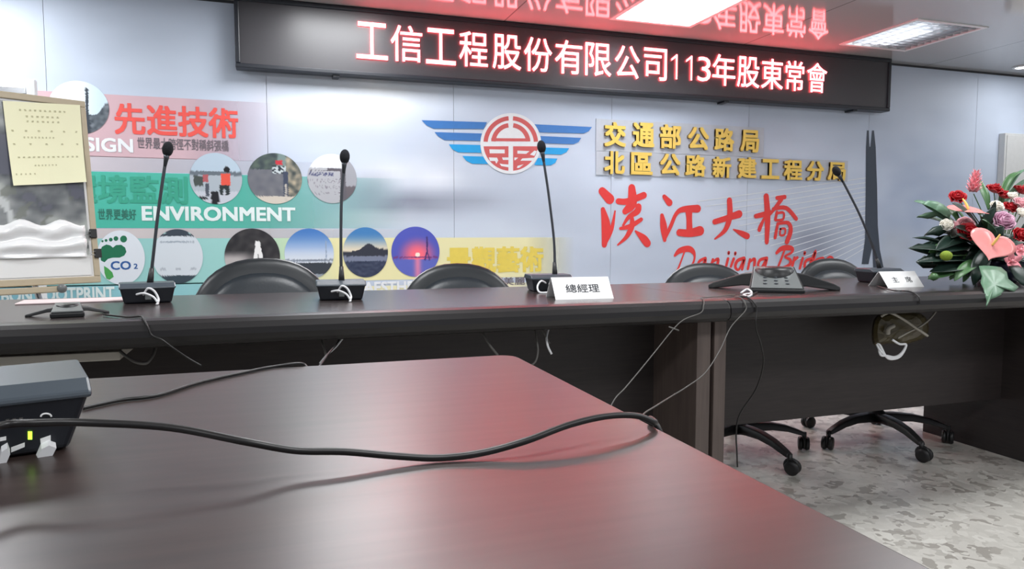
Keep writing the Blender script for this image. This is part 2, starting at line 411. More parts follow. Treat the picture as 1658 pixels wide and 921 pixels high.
mb = MB(); mb.lathe([(.075, 0), (.075, -.008), (.055, -.012), (.05, -.004)], 24); mb.build('rim', 'white_enamel', t, True)
mb = MB(); mb.lathe([(.05, -.004), (.046, -.010), (.01, -.012)], 24); mb.build('lens', 'spot', t, True)

# ================================================================ printed mural on the back wall
MY = WALL_Y - 0.022                     # front face of the mural boards
mural = thing('printed_mural', 'wide printed cloudy sky mural with round photos and bridge lettering across the back wall', 'mural', (0, 0, 0))
def blob(p, px, py, rx, ry): 
    q = at_y(px, py, MY); r = at_y(px + rx, py, MY); s_ = at_y(px, py + ry, MY)
    return math.exp(-(((p.x - q.x) / (r.x - q.x)) ** 2 + ((p.z - q.z) / (s_.z - q.z)) ** 2))
CLOUDS = [(610, 150, 90, 30, (250, 253, 255), .9), (520, 175, 110, 30, (232, 240, 250), .7), (560, 215, 90, 25, (186, 192, 206), .7),
          (690, 285, 80, 30, (238, 243, 252), .9), (620, 280, 50, 14, (240, 243, 250), .7), (660, 330, 90, 20, (128, 133, 150), .95),
          (600, 305, 40, 25, (150, 156, 172), .8), (740, 325, 60, 14, (150, 156, 172), .8), (600, 355, 90, 12, (206, 210, 214), .7),
          (470, 130, 60, 26, (196, 206, 216), .6), (430, 185, 30, 50, (206, 200, 212), .5), (800, 380, 120, 40, (214, 224, 236), .6),
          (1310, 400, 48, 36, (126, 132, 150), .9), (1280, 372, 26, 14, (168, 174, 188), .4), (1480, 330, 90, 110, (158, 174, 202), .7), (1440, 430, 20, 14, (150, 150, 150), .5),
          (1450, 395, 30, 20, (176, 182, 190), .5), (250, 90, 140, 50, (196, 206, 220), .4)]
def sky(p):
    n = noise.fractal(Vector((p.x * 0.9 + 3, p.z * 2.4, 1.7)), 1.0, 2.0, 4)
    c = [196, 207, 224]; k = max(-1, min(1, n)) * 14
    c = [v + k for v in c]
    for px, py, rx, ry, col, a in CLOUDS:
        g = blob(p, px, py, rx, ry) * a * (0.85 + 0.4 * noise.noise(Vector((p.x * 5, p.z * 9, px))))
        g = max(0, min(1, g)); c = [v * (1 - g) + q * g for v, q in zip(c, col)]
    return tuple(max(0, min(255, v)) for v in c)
BX = [WX0 + .01, -2.40, -1.21, -0.019, 1.179, 2.363, 3.546, 4.73, 5.92, WX1 - .01]
for a, b in zip(BX, BX[1:]):
    z0, z1 = 0.1, CEIL - 0.02
    mb = MB(); mb.box(a + .0012, b - .0012, MY + .002, WALL_Y - .0015, z0, z1); bd = mb.build('mural_board', 'wall', mural)
    nu = max(8, int((b - a) / .045))
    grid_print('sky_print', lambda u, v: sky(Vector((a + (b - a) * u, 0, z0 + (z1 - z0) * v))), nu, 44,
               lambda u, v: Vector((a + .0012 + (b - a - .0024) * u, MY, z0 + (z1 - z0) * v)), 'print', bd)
def band(name, xl, xr, yt, yb, stops, a0, a1, Y, label):
    A, B = at_y(xl, yt, Y), at_y(xr, yt, Y); zb = (at_y(xl, yb, Y).z + at_y((xl + xr) / 2, yb, Y).z) / 2
    zt = (A.z + at_y((xl + xr) / 2, yt, Y).z) / 2
    mb = MB(); mb.add([(A.x, Y, zb), (B.x, Y, zb), (B.x, Y, zt), (A.x, Y, zt)], [(0, 1, 2, 3)])
    tag(mb.build(name, fade_mat(name + '_ink', stops, a0, a1), mural), label)
band('colour_band', -60, 440, 147, 251, [(0, (214, 176, 182)), (1, (212, 184, 194))], .68, 1, MY - .001, 'pink band fading to the right')
band('colour_band', -60, 700, 252, 276, [(0, (208, 196, 202)), (1, (205, 208, 218))], .2, .8, MY - .001, 'pale mauve band')
band('colour_band', -60, 660, 277, 369, [(0, (70, 182, 160)), (.6, (86, 188, 170)), (1, (120, 200, 190))], .5, 1, MY - .001, 'green band fading to the right')
band('colour_band', -60, 760, 370, 386, [(0, (206, 196, 202)), (1, (220, 215, 205))], .3, .9, MY - .001, 'pale pinkish band')
band('colour_band', -60, 930, 386, 462, [(0, (150, 206, 206)), (.38, (160, 212, 208)), (.46, (196, 224, 190)), (.55, (238, 232, 178)), (1, (238, 234, 190))], .9, 1, MY - .001, 'band turning from aqua to pale yellow')
band('colour_band', -60, 560, 462, 500, [(0, (140, 196, 214)), (.6, (150, 206, 210)), (1, (190, 220, 210))], .7, 1, MY - .001, 'light blue band')
band('colour_band', 560, 900, 462, 500, [(0, (240, 234, 190)), (1, (238, 236, 205))], .8, 1, MY - .0011, 'pale cream band')
L1, L2, L3 = MY - .003, MY - .004, MY - .005
text_px('lettering', '先進技術', 184, 385, 171, 220, 171, 222, L1, 'coral', mural, bold=.028)
text_px('lettering', 'DESIGN', 92, 215, 223, 246, 222, 245, L1, 'white_print', mural, bold=.035)
text_px('lettering', '世界最大跨徑不對稱斜張橋', 222, 370, 225, 244, 224, 242, L1, 'greyprint', mural, bold=.012)
text_px('lettering', '環境監測', 105, 303, 284, 331, 283, 329, L1, 'greenprint', mural, bold=.03)
text_px('lettering', '世界更美好', 158, 220, 338, 356, 338, 356, L1, 'darkgreen', mural, bold=.015)
text_px('lettering', 'ENVIRONMENT', 229, 478, 335, 358, 334, 358, L1, 'paleprint', mural, bold=.04)
text_px('lettering', 'CARBON FOOTPRINT', -48, 185, 470, 494, 462, 484, L1, 'paleprint', mural, bold=.035)
text_px('lettering', '景觀藝術', 723, 880, 399, 441, 399, 443, L1, 'yellowprint', mural, bold=.045)
text_px('lettering', 'AESTHETICS', 588, 716, 455, 473, 455, 473, L1, 'white_print', mural, bold=.04)
text_px('lettering', '世界更美麗', 760, 850, 449, 462, 449, 462, L1, 'greyprint', mural, bold=.012)
def sm(e0, e1, x): t = max(0, min(1, (x - e0) / (e1 - e0))); return t * t * (3 - 2 * t)
def mixc(a, b, t): return tuple(p * (1 - t) + q * t for p, q in zip(a, b))
def nn(u, v, s, o=0): return noise.noise(Vector((u * s + o, v * s, o)))
def inb(u, v, a, b, c, d): return a <= u <= b and c <= v <= d
def pic_tower(u, v):
    c = mixc((206, 226, 240), (242, 246, 250), sm(-.2, .9, 1 - abs(u + .4)))
    if v < -.25 + .5 * sm(.5, 1, u): c = mixc((70, 78, 86), (120, 128, 136), .5 + nn(u, v, 6))
    if abs(u - .26 - (v + .3) * .02) < .05 + max(0, -.1 - v) * .1 and v < .75: c = (58, 66, 76)
    return c
def pic_boat(u, v):
    c = (172, 182, 192) if v < .28 else (182, 200, 216)
    if .12 < v < .28: c = (104, 114, 124)
    if v < -.5: c = (196, 200, 210)
    if inb(u, v, .18, .55, -.25, .2): c = (228, 88, 72)
    if math.hypot(u - .42, v - .36) < .12: c = (32, 32, 36)
    if inb(u, v, .12, .5, -.65, -.25) and not (abs(u - .3) < .04 and v < -.4): c = (44, 52, 54)
    if inb(u, v, -.5, -.3, -.15, .15): c = (176, 92, 98)
    if inb(u, v, -.85, -.5, -.3, .08): c = (72, 80, 78)
    if inb(u, v, -.42, -.28, -.7, -.2): c = (78, 84, 96)
    if inb(u, v, -.22, .08, -1, -.5): c = (34, 34, 40)
    if inb(u, v, -.7, -.35, -.82, -.72): c = (42, 46, 50)
    return c
def pic_survey(u, v):
    c = mixc((104, 106, 116), (118, 120, 126), .5 + nn(u, v, 4))
    if v > .35 and u < .1: c = mixc((60, 70, 76), (90, 104, 96), .5 + nn(u, v, 5))
    if v > .45 and u >= .1: c = (120, 140, 138)
    if u > .4: c = mixc((70, 78, 78), (170, 160, 140), .5 + nn(u, v, 5, 3))
    if v < -.7: c = (206, 198, 186)
    if inb(u, v, .05, .28, .55, .72): c = (196, 54, 66)
    if inb(u, v, -.1, .4, .2, .5): c = (196, 206, 210) if nn(u, v, 9) > 0 else (50, 58, 66)
    if inb(u, v, .3, .48, -.7, .3): c = (66, 74, 94)
    if inb(u, v, .36, .42, -.9, -.2): c = (196, 190, 180)
    return c
def pic_board(u, v):
    c = (176, 178, 184)
    if v > .42: c = (226, 230, 238)
    if .3 < v <= .42 - .1 * (u < -.2) and u < .5: c = (92, 88, 96)
    if .32 < u < .55 and v <= .42: c = (96, 94, 102)
    if u > .55: c = (160, 162, 170) if v > -.3 else (104, 98, 104)
    if u < .3 and v < .32:
        if .1 < v < .24 and u < .05 and nn(u, v, 14) > -.1: c = (84, 88, 122)
        if (-.2 < v < 0 or -.42 < v < -.28 or -.66 < v < -.54) and nn(u, v, 16, 4) > .2: c = (140, 136, 146)
    return c
def pic_doc(u, v):
    c = (212, 220, 228)
    if v > .74: c = (62, 72, 84) if abs(u) < .45 + (v < .82) * .2 else (170, 210, 208)
    if .5 < v < .56 and abs(u) < .72: c = (160, 172, 184)
    if -.5 < v < -.42 and (abs(abs(u) - .6) < .12 or abs(u) < .1): c = (176, 184, 194)
    if v < -.7: c = (60, 74, 84)
    return c
def pic_night(u, v):
    c = mixc((40, 40, 44), (66, 64, 66), .5 + nn(u, v, 4))
    if v < .2: c = mixc(c, (184, 178, 178), sm(.25, -.1, v) * sm(.5, -.6, u))
    k = abs(abs(u - .2) - (.55 - v) * .16)
    if v < .55 and k < .07: c = (236, 236, 236)
    return c
def pic_day(u, v):
    c = mixc((176, 196, 226), (74, 124, 192), sm(0, .95, v)); c = mixc(c, (212, 220, 232), sm(.3, -.2, v))
    if abs(u - .68) < .025 and -.2 < v < .5: c = (150, 166, 190)
    if -.3 < v < -.22: c = (132, 142, 156)
    if v < -.35: c = (60, 66, 74)
    if v < -.8: c = (150, 160, 170)
    return c
def pic_dusk(u, v):
    c = mixc((226, 214, 190), (70, 128, 186), sm(.05, .8, v))
    h = .05 + .3 * math.exp(-((u - .15) / .35) ** 2) + .1 * sm(.3, 1, u)
    if v < h: c = (54, 58, 70)
    if v < -.15: c = (122, 130, 152)
    if v < -.35: c = mixc((48, 56, 80), (70, 78, 100), .5 + nn(u * .6, v, 9))
    return c
def pic_sunset(u, v):
    d = math.hypot(u - .08, (v + .12) * 1.15)
    c = mixc((250, 110, 130), (84, 92, 186), sm(.15, .95, d))
    if v < -.3: c = mixc((96, 106, 190), (214, 130, 170), math.exp(-((u - .08) / .14) ** 2))
    if d < .1: c = (255, 236, 220)
    if abs(v + .22) < .025: c = (120, 60, 120)
    if abs(abs(u - .48) - max(0, (.0 - v)) * .3) < .03 and -.35 < v < .65: c = (70, 52, 110)
    return c
def pic_white(u, v): return (222, 228, 236)
PICS = [(pic_tower, 128, 174, 49, 43, 'round photo of a bridge tower against pale sky'), (pic_boat, 350, 289, 42.5, 41.5, 'round photo of two orange-vested workers by water'),
        (pic_survey, 445.5, 289, 44, 41, 'round photo of a surveyor in a red helmet'), (pic_board, 538, 289, 40, 40, 'round photo of a grey notice board'),
        (pic_white, 196, 417, 39, 44, 'white disc with the green CO2 footprint'), (pic_doc, 288, 415, 41, 44, 'round photo of a white certificate'),
        (pic_night, 409, 415, 45, 45, 'round dark night photo of a lit bridge'), (pic_day, 501, 411, 40, 41, 'round photo of blue daytime sky over a shore'),
        (pic_dusk, 592, 408.5, 36.5, 40.5, 'round photo of a dark headland at dusk'), (pic_sunset, 673, 407.5, 39, 40.5, 'round photo of a purple and pink sunset')]
for fn, cx, cy, rx, ry, lab in PICS:
    c0, ex, ez = at_y(cx, cy, L1), at_y(cx + rx, cy, L1).x - at_y(cx - rx, cy, L1).x, at_y(cx, cy - ry, L1).z - at_y(cx, cy + ry, L1).z
    tag(grid_print('photo_circle', fn, 34, 72, lambda u, v: Vector((c0.x + u * ex / 2, L1 - .0006, c0.z + v * ez / 2)), 'print', mural, ring=True), lab)
# green footprint and CO2
def cr2(x, y): return (x / 3.948, 300 + y / 3.948)
mb = MB()
def ell(mb, cx, cy, rx, ry, Y, mi=0, n=20): poly_wall(mb, [cr2(cx + rx * math.cos(2 * PI * k / n), cy + ry * math.sin(2 * PI * k / n)) for k in range(n)], Y, mi)
for cx, cy, r in ((790, 343, 22), (741, 340, 15), (708, 347, 12), (678, 352, 9), (655, 357, 7)): ell(mb, cx, cy, r, r, L2)
poly_wall(mb, [cr2(*q) for q in ((645, 480), (640, 420), (652, 392), (680, 378), (705, 384), (722, 398), (742, 382), (775, 380), (800, 398), (808, 425), (795, 448), (765, 462), (720, 462), (690, 470), (668, 492))], L2)
mb.build('footprint_print', 'leafgreen', mural)
mb = MB(); poly_wall(mb, [cr2(*q) for q in ((665, 515), (690, 530), (718, 556), (727, 585), (700, 604), (680, 596), (668, 560))], L2); mb.build('footprint_print', 'leaf2', mural)
def wall_text_px2(s, x0, y0, x1, y1, m, **kw): a, b = cr2(x0, y0), cr2(x1, y1); return text_px('lettering', s, a[0], b[0], a[1], b[1], a[1], b[1], L2, m, mural, **kw)
wall_text_px2('CO', 706, 484, 836, 540, 'co2', bold=.03); wall_text_px2('2', 854, 500, 880, 534, 'co2', bold=.03)
# emblem: winged road disc
EW = L1 - .001
def cr5(x, y): return (660 + x / 4.873, 160 + y / 4.873)
WING = {'left': ((((110, 168), (625, 184), (600, 238), (205, 235), (150, 210)), 0), (((212, 262), (588, 273), (578, 332), (290, 325), (240, 295)), 0), (((325, 358), (578, 364), (582, 426), (400, 422), (352, 397)), 1), (((432, 450), (602, 455), (636, 514), (510, 512), (462, 487)), 1)),
        'right': ((((1000, 200), (1455, 222), (1430, 255), (1390, 273), (1025, 264)), 0), (((1035, 292), (1370, 308), (1350, 340), (1310, 358), (1040, 350)), 0), (((1040, 382), (1275, 389), (1255, 420), (1210, 440), (1035, 434)), 1), (((1028, 466), (1182, 471), (1165, 505), (1130, 525), (998, 522)), 1))}
for side_, W_ in WING.items():
    mb = MB()
    for q, mi in W_: poly_wall(mb, [cr5(*p) for p in q], EW, mi)
    mb.build('emblem_wing', ['blue1', 'blue2'], mural)['label'] = side_ + ' blue striped wing'
ECX, ECY = 814, 352
def arc(r, a, cx=ECX, cy=ECY): return (cx + r * math.sin(rad(a)), cy - r * 1.0 * math.cos(rad(a)))
mb = MB(); poly_wall(mb, [cr5(*arc(240, 6 * k)) for k in range(60)], EW - .0008)
mb.build('emblem_disc', 'white_print', mural)['label'] = 'white emblem disc'
Yr = EW - .0016; mb = MB()
for s_ in (1, -1):
    A = [5 + 81 * k / 14 for k in range(15)]
    for k in range(14): poly_wall(mb, [cr5(*arc(216, s_ * A[k])), cr5(*arc(216, s_ * A[k + 1])), cr5(*arc(182, s_ * A[k + 1])), cr5(*arc(182, s_ * A[k]))], Yr)
    A = [8 + 78 * k / 14 for k in range(15)]
    for k in range(14): poly_wall(mb, [cr5(*arc(155, s_ * A[k], cy=345)), cr5(*arc(155, s_ * A[k + 1], cy=345)), cr5(*arc(120, s_ * A[k + 1], cy=345)), cr5(*arc(120, s_ * A[k], cy=345))], Yr)
    poly_wall(mb, [cr5(ECX + s_ * 18, 374)] + [cr5(*arc(216, s_ * a)) for a in [96 + 79 * k / 14 for k in range(15)]], Yr)
poly_wall(mb, [cr5(*q) for q in ((660, 310), (966, 312), (966, 336), (660, 334))], Yr - .0003)
mb.build('emblem_lettering', 'emred', mural)['label'] = 'red stylised characters in the emblem disc'
mb = MB(); Yc = EW - .0024
for q in (((645, 398), (766, 400), (766, 430), (648, 430)), ((640, 462), (706, 464), (716, 490), (650, 490)), ((745, 462), (797, 462), (797, 482), (752, 482)), ((690, 490), (712, 492), (700, 512)), ((752, 515), (797, 518), (797, 540), (740, 530), (725, 510)),
          ((866, 408), (962, 412), (935, 434), (866, 432)), ((1000, 408), (1020, 412), (1000, 450), (965, 440)), ((905, 470), (1002, 464), (990, 488), (890, 488)), ((842, 462), (872, 464), (850, 484), (842, 484)), ((868, 528), (915, 516), (880, 545), (862, 545))):
    poly_wall(mb, [cr5(*p) for p in q], Yc)
mb.build('emblem_lettering', 'white_print', mural)['label'] = 'white strokes cut into the red characters'
# calligraphy
cal = lambda x, y: at_y(960 + x / 4.606, 290 + y / 4.606, L1)
class _P: pass
def calf(sc, ox, oy): return lambda x, y: at_y(ox + x / sc, oy + y / sc, L1)
BR = [[(70, 90, 50), (125, 148, 62)], [(75, 225, 28), (98, 350, 60), (85, 490, 34)], [(92, 475, 26), (140, 370, 26), (165, 238, 10)], [(190, 165, 36), (260, 165, 38), (380, 120, 40)], [(290, 65, 46), (292, 180, 62), (240, 240, 38)],
      [(340, 205, 40), (330, 240, 40), (265, 285, 26), (225, 345, 14)], [(205, 368, 18), (280, 350, 30), (360, 300, 24)], [(290, 270, 18), (290, 350, 36), (250, 430, 26), (185, 490, 10)], [(318, 388, 12), (375, 440, 46), (405, 478, 48)],
      [(532, 130, 26), (570, 175, 42)], [(515, 270, 24), (528, 360, 46), (535, 455, 22)], [(535, 445, 20), (580, 350, 24), (620, 260, 24), (670, 226, 34), (780, 220, 46)], [(715, 230, 48), (718, 300, 38), (720, 390, 42)], [(645, 398, 42), (720, 402, 46), (798, 385, 56)],
      [(908, 318, 32), (1000, 290, 34), (1090, 260, 44)], [(1018, 158, 34), (1020, 280, 36), (985, 380, 28), (910, 445, 10)], [(1048, 375, 8), (1110, 405, 32), (1150, 425, 36)],
      [(1215, 276, 26), (1275, 262, 30), (1320, 245, 24)], [(1292, 128, 34), (1302, 280, 38), (1296, 470, 26)], [(1278, 290, 14), (1250, 350, 24), (1240, 378, 24)], [(1372, 140, 22), (1430, 133, 24)], [(1405, 150, 26), (1365, 205, 22), (1320, 265, 14)], [(1345, 222, 20), (1440, 215, 24), (1515, 295, 24)],
      [(1372, 245, 16), (1360, 300, 18)], [(1366, 256, 14), (1420, 250, 14), (1416, 300, 14), (1362, 306, 14)], [(1378, 332, 18), (1358, 435, 20)], [(1378, 332, 16), (1455, 326, 22), (1474, 385, 28), (1446, 468, 28)], [(1398, 372, 12), (1432, 370, 12), (1428, 412, 12), (1396, 416, 12), (1398, 372, 12)]]
mb = MB(); f = calf(4.606, 960, 290)
for s_ in BR: stroke(mb, s_, f, L1, fat=1.12)
mb.build('calligraphy', 'red', mural)['label'] = 'red brush-written characters'
SC = [[(75, 140, 14), (120, 95, 30), (200, 75, 34), (245, 97, 28), (265, 150, 13), (245, 220, 12), (180, 290, 11), (95, 305, 10)], [(165, 110, 9), (125, 220, 10), (95, 292, 12)],
      [(368, 165, 16), (315, 190, 16), (298, 232, 14), (330, 245, 12), (372, 168, 12), (360, 245, 13)], [(440, 178, 15), (420, 245, 14)], [(425, 212, 9), (490, 172, 17), (480, 250, 15), (515, 235, 9)],
      [(585, 170, 16), (555, 270, 14), (505, 315, 10)], [(592, 110, 16), (590, 122, 14)], [(640, 170, 16), (612, 245, 14)], [(655, 115, 16), (653, 128, 14)],
      [(738, 165, 18), (675, 190, 18), (655, 250, 16), (690, 272, 13), (745, 162, 14), (720, 272, 14)], [(795, 178, 15), (775, 268, 14)], [(780, 215, 9), (838, 172, 18), (832, 262, 14)],
      [(955, 165, 18), (893, 182, 16), (872, 235, 15), (905, 252, 12), (960, 165, 13), (920, 295, 12), (870, 310, 10)],
      [(1050, 115, 16), (1090, 78, 24), (1150, 64, 28), (1200, 75, 22), (1192, 112, 14), (1130, 150, 11), (1182, 182, 16), (1172, 228, 17), (1110, 262, 19), (1055, 268, 12)], [(1125, 92, 11), (1092, 180, 13), (1062, 255, 13)],
      [(1222, 160, 15), (1195, 262, 15)], [(1205, 200, 10), (1248, 160, 16)], [(1300, 165, 15), (1272, 262, 15)], [(1320, 112, 16), (1318, 124, 14)], [(1392, 170, 16), (1335, 188, 16), (1318, 245, 15), (1352, 255, 12), (1425, 92, 14), (1382, 262, 14)],
      [(1495, 165, 16), (1432, 185, 16), (1424, 232, 14), (1458, 238, 12), (1502, 165, 13), (1462, 290, 12)], [(1528, 205, 12), (1585, 172, 14), (1560, 152, 12), (1524, 185, 14), (1520, 232, 14), (1575, 235, 10)]]
mb = MB(); f = calf(5.921, 1080, 390)
for s_ in SC: stroke(mb, s_, f, L1, fat=1.55)
mb.build('script_lettering', 'red', mural)['label'] = 'red English script lettering'
# printed bridge tower and stay cables
mb = MB()
def cr3(x, y): return (1340 + x / 3.543, 190 + y / 3.543)
for q in (((227, 75), (236, 75), (240, 170), (248, 540), (262, 720), (240, 815), (235, 842), (196, 842), (215, 700), (219, 400), (221, 170)),
          ((256, 75), (266, 75), (276, 170), (284, 400), (288, 620), (300, 760), (322, 865), (262, 865), (258, 760), (250, 700), (248, 540), (246, 170)),
          ((228, 168), (268, 168), (274, 700), (232, 700))): poly_wall(mb, [cr3(*p) for p in q], L1 - .0002 * (len(mb.v) // 8))
mb.build('tower_print', 'slate', mural)['label'] = 'dark slate twin-legged bridge tower drawing'
mb = MB(); 
for k in range(16):
    a = at_y(1402, 288 + k * 7.5, L1 + .001); b = at_y(1130 + k * 13, 326 + k * 8, L1 + .001)
    d = (b - a).normalized(); nrm = Vector((-d.z, 0, d.x)) * .0032
    mb.add([a + nrm, b + nrm, b - nrm, a - nrm], [(0, 1, 2, 3)])
mb.build('cable_lines', 'cable_print', mural)['label'] = 'thin pale stay cable lines'

# ================================================================ raised gold lettering
GY = MY - .006
gold = thing('gold_lettering', 'two rows of raised gold Chinese characters on grey strips beside the winged emblem', 'sign', (0, 0, 0))
def strip(x0, x1, yt, yb):
    A, B = at_y(x0, yt, GY), at_y(x1, yb, GY); mb = MB(); mb.box(A.x, B.x, GY - .002, MY - .0012, at_y(x0, yb, GY).z, at_y(x0, yt, GY).z); mb.build('backing_strip', 'plate', gold)
strip(965, 1236, 192, 244); strip(965, 1372, 244.5, 283)
R1 = [('交', 977, 1012, 198, 238), ('通', 1023, 1058, 199, 239), ('部', 1067, 1101, 202, 241), ('公', 1112, 1146, 206, 243), ('路', 1155, 1187, 208, 245), ('局', 1197, 1227, 211, 247)]
R2 = [('北', 977, 1010, 245, 282), ('區', 1020, 1055, 247, 283), ('公', 1067, 1100, 249, 284), ('路', 1108, 1141, 251, 286), ('新', 1152, 1182, 254, 288), ('建', 1193, 1223, 255, 289), ('工', 1231, 1260, 258, 290), ('程', 1267, 1297, 259, 292), ('分', 1304, 1332, 261, 293), ('局', 1338, 1367, 263, 293)]
for row in (R1, R2):
    for ch, x0, x1, yt, yb in row:
        text_px('raised_character', ch, x0, x1, yt, yb, yt, yb, GY - .002, 'gold', gold, bold=.038, thick=.02, side='gold_side')

# ================================================================ red LED sign hung under the ceiling
SY = 4.68
sg = thing('led_sign', 'long black electronic sign with glowing red Chinese text hung below the ceiling', 'sign', (0, 0, 0))
sx0, sx1, sz0, sz1 = at_y(380, 60, SY).x, at_y(1443, 140, SY).x, 1.945, CEIL - .002
mb = MB(); f_ = .028
mb.box(sx0, sx1, SY, SY + .1, sz0, sz0 + f_); mb.box(sx0, sx1, SY, SY + .1, sz1 - f_, sz1); mb.box(sx0, sx0 + f_, SY, SY + .1, sz0 + f_, sz1 - f_); mb.box(sx1 - f_, sx1, SY, SY + .1, sz0 + f_, sz1 - f_)
mb.box(sx0 + f_, sx1 - f_, SY + .06, SY + .1, sz0 + f_, sz1 - f_)
mb.build('housing', 'housing', sg, bevel=.006)
mb = MB(); mb.box(sx0 + f_, sx1 - f_, SY + .012, SY + .02, sz0 + f_, sz1 - f_); mb.build('screen', 'screen', sg)
LX = [('工', 576, 627, 38, 88), ('信', 632, 683, 42, 94), ('工', 689, 737, 47, 96), ('程', 743, 789, 49, 99), ('股', 797, 843, 54, 103), ('份', 848, 893, 57, 106), ('有', 898, 942, 62, 111), ('限', 947, 989, 68, 115), ('公', 995, 1035, 74, 118), ('司', 1042, 1079, 78, 124),
      ('1', 1086, 1096, 87, 122), ('1', 1110, 1120, 88, 124), ('3', 1129, 1150, 91, 127), ('年', 1153, 1190, 90, 134), ('股', 1193, 1229, 97, 138), ('東', 1232, 1267, 101, 141), ('常', 1271, 1301, 104, 147), ('會', 1306, 1338, 108, 151)]
def led_one(xa, xb, lo, hi):
    mb = MB(); Y = SY + .002; w_ = .013
    mb.add([(xb - w_, Y, lo), (xb, Y, lo), (xb, Y, hi), (xb - w_, Y, hi)], [(0, 1, 2, 3)])
    mb.add([(xa, Y - .0002, hi - .034), (xa, Y - .0002, hi - .048), (xb - w_ * .6, Y - .0002, hi - .018), (xb - w_ * .6, Y - .0002, hi)], [(0, 1, 2, 3)])
    return mb.build('glowing_character', 'led_text', sg)
zlo = sz0 + .108; zhi = sz0 + .335
for ch, x0, x1, yt, yb in LX:
    dz = .012 if ch in '113' else 0
    a, b = at_y(x0, yt, SY + .012), at_y(x1, yt, SY + .012)
    lo, hi = (zlo + .02, zhi - .03) if ch in '113' else (zlo, zhi)
    text_box('glowing_character', ch, a.x, b.x, lo, hi, SY + .002, 'led_text', sg, bold=.006 if ch not in '3' else 0) if ch != '1' else led_one(a.x, b.x, lo, hi)
for px in (545, 1180, 1390):
    p = at_y(px, 120, SY); mb = MB(); mb.box(p.x - .02, p.x + .02, SY + .02, SY + .112, sz0 - .012, sz0); mb.build('bracket', 'housing', sg)

# ================================================================ grey box on the wall, far right
a, b = at_y(1628, 215, MY - .06), at_y(1720, 420, MY - .06)
wb = thing('wall_box', 'plain pale grey wall cabinet on the back wall beyond the flowers', 'cabinet', ((a.x + b.x) / 2, MY - .03, b.z))
mb = MB(); mb.box(a.x - (a.x + b.x) / 2, b.x - (a.x + b.x) / 2, -.03, .029, 0, a.z - b.z); mb.build('body', 'box', wb, bevel=.004)
mb = MB(); mb.box(a.x - (a.x + b.x) / 2 + .02, b.x - (a.x + b.x) / 2 - .02, -.036, -.03, .02, a.z - b.z - .02); dr = mb.build('door', 'box', wb, bevel=.002)
mb = MB(); mb.box(.14, .16, -.045, -.036, .3, .36); mb.build('handle', 'trim', dr, bevel=.002)

# ================================================================ long conference tables
TZ = 0.75
NOSE = [(1.935, .722), (1.935, .751), (1.905, .7515), (1.884, .749), (1.868, .741), (1.859, .727), (1.857, .712), (1.862, .697), (1.874, .687), (1.892, .682), (1.93, .681), (1.935, .69)]
def desk(name_label, x0, x1, panels, bot):
    t = thing('conference_table', name_label, 'table', ((x0 + x1) / 2, 2.23, 0), 0, 'dark head tables')
    cx, cy = (x0 + x1) / 2, 2.23
    mb = MB(); mb.box(x0 - cx, x1 - cx, 1.935 - cy, 2.60 - cy, .722, TZ); mb.build('tabletop', 'desk_top', t, bevel=.002)
    mb = MB(); mb.prism([(y - cy, z) for y, z in NOSE], x0 - cx, x1 - cx); mb.build('front_nosing', 'nosing', t, smooth=False, bevel=.003)
    for a, b in panels: mb = MB(); mb.box(a - cx, b - cx, 1.95 - cy, 2.60 - cy, 0, .722); mb.build('leg_panel', 'legpanel' if a < 2 else 'panel', t, bevel=.002)
    mb = MB(); mb.box(panels[0][1] - cx, panels[1][0] - cx, 2.22 - cy, 2.238 - cy, bot, .722); mb.build('modesty_panel', 'panel', t)
    return t
tl = desk('dark head table on the left, under two gooseneck microphones and two chair backs', -1.3, 1.3245, [(-1.30, -1.25), (1.267, 1.317)], .08)
tr = desk('dark head table on the right, carrying the flowers, with open floor and chair bases below', 1.326, 3.04, [(1.331, 1.375), (2.955, 2.995)], .245)
a = at_y(194, 574, 1.98)
mb = MB(); mb.box(-1.25 - tl.location.x, a.x - tl.location.x, 1.98 - 2.23, 2.2 - 2.23, .642, .664); us = mb.build('undershelf', 'pale', tl, bevel=.002); us['label'] = 'pale undershelf board'
for x in (-1.2, -.8): mb = MB(); mb.box(x - tl.location.x, x + .02 - tl.location.x, 2.1 - 2.23, 2.12 - 2.23, .664, .722); mb.build('shelf_hanger', 'trim', us)

# ================================================================ foreground table
ft = thing('meeting_table', 'broad walnut-brown table in the foreground with a black cable lying across it', 'table', (-.85, .30, 0))
def round_rect(x0, x1, y0, y1, r, n=6):
    P = []
    for cx, cy, a0 in ((x1 - r, y1 - r, 0), (x0 + r, y1 - r, 90), (x0 + r, y0 + r, 180), (x1 - r, y0 + r, 270)):
        for k in range(n + 1): a = rad(a0 + 90 * k / n); P.append((cx + r * math.cos(a), cy + r * math.sin(a)))
    return P
FX0, FX1, FY0, FY1 = -2.1, .387, -.55, 1.158
ol = round_rect(FX0 + .85, FX1 + .85, FY0 - .3, FY1 - .3, .03)
n = len(ol); mb = MB(); mb.add([(x, y, z) for z in (.718, .75) for x, y in ol], [tuple(range(n - 1, -1, -1)), tuple(range(n, 2 * n))] + [(i, (i + 1) % n, n + (i + 1) % n, n + i) for i in range(n)])
mb.build('tabletop', 'table_top', ft, bevel=.003)
for x in (FX0 + .12, FX1 - .16): mb = MB(); mb.box(x + .85, x + .04 + .85, FY0 + .2 - .3, FY1 - .2 - .3, 0, .718); mb.build('leg_panel', 'legpanel', ft, bevel=.002)
mb = MB(); mb.box(FX0 + .16 + .85, FX1 - .16 + .85, .28 - .3, .298 - .3, .25, .718); mb.build('modesty_panel', 'panel', ft)

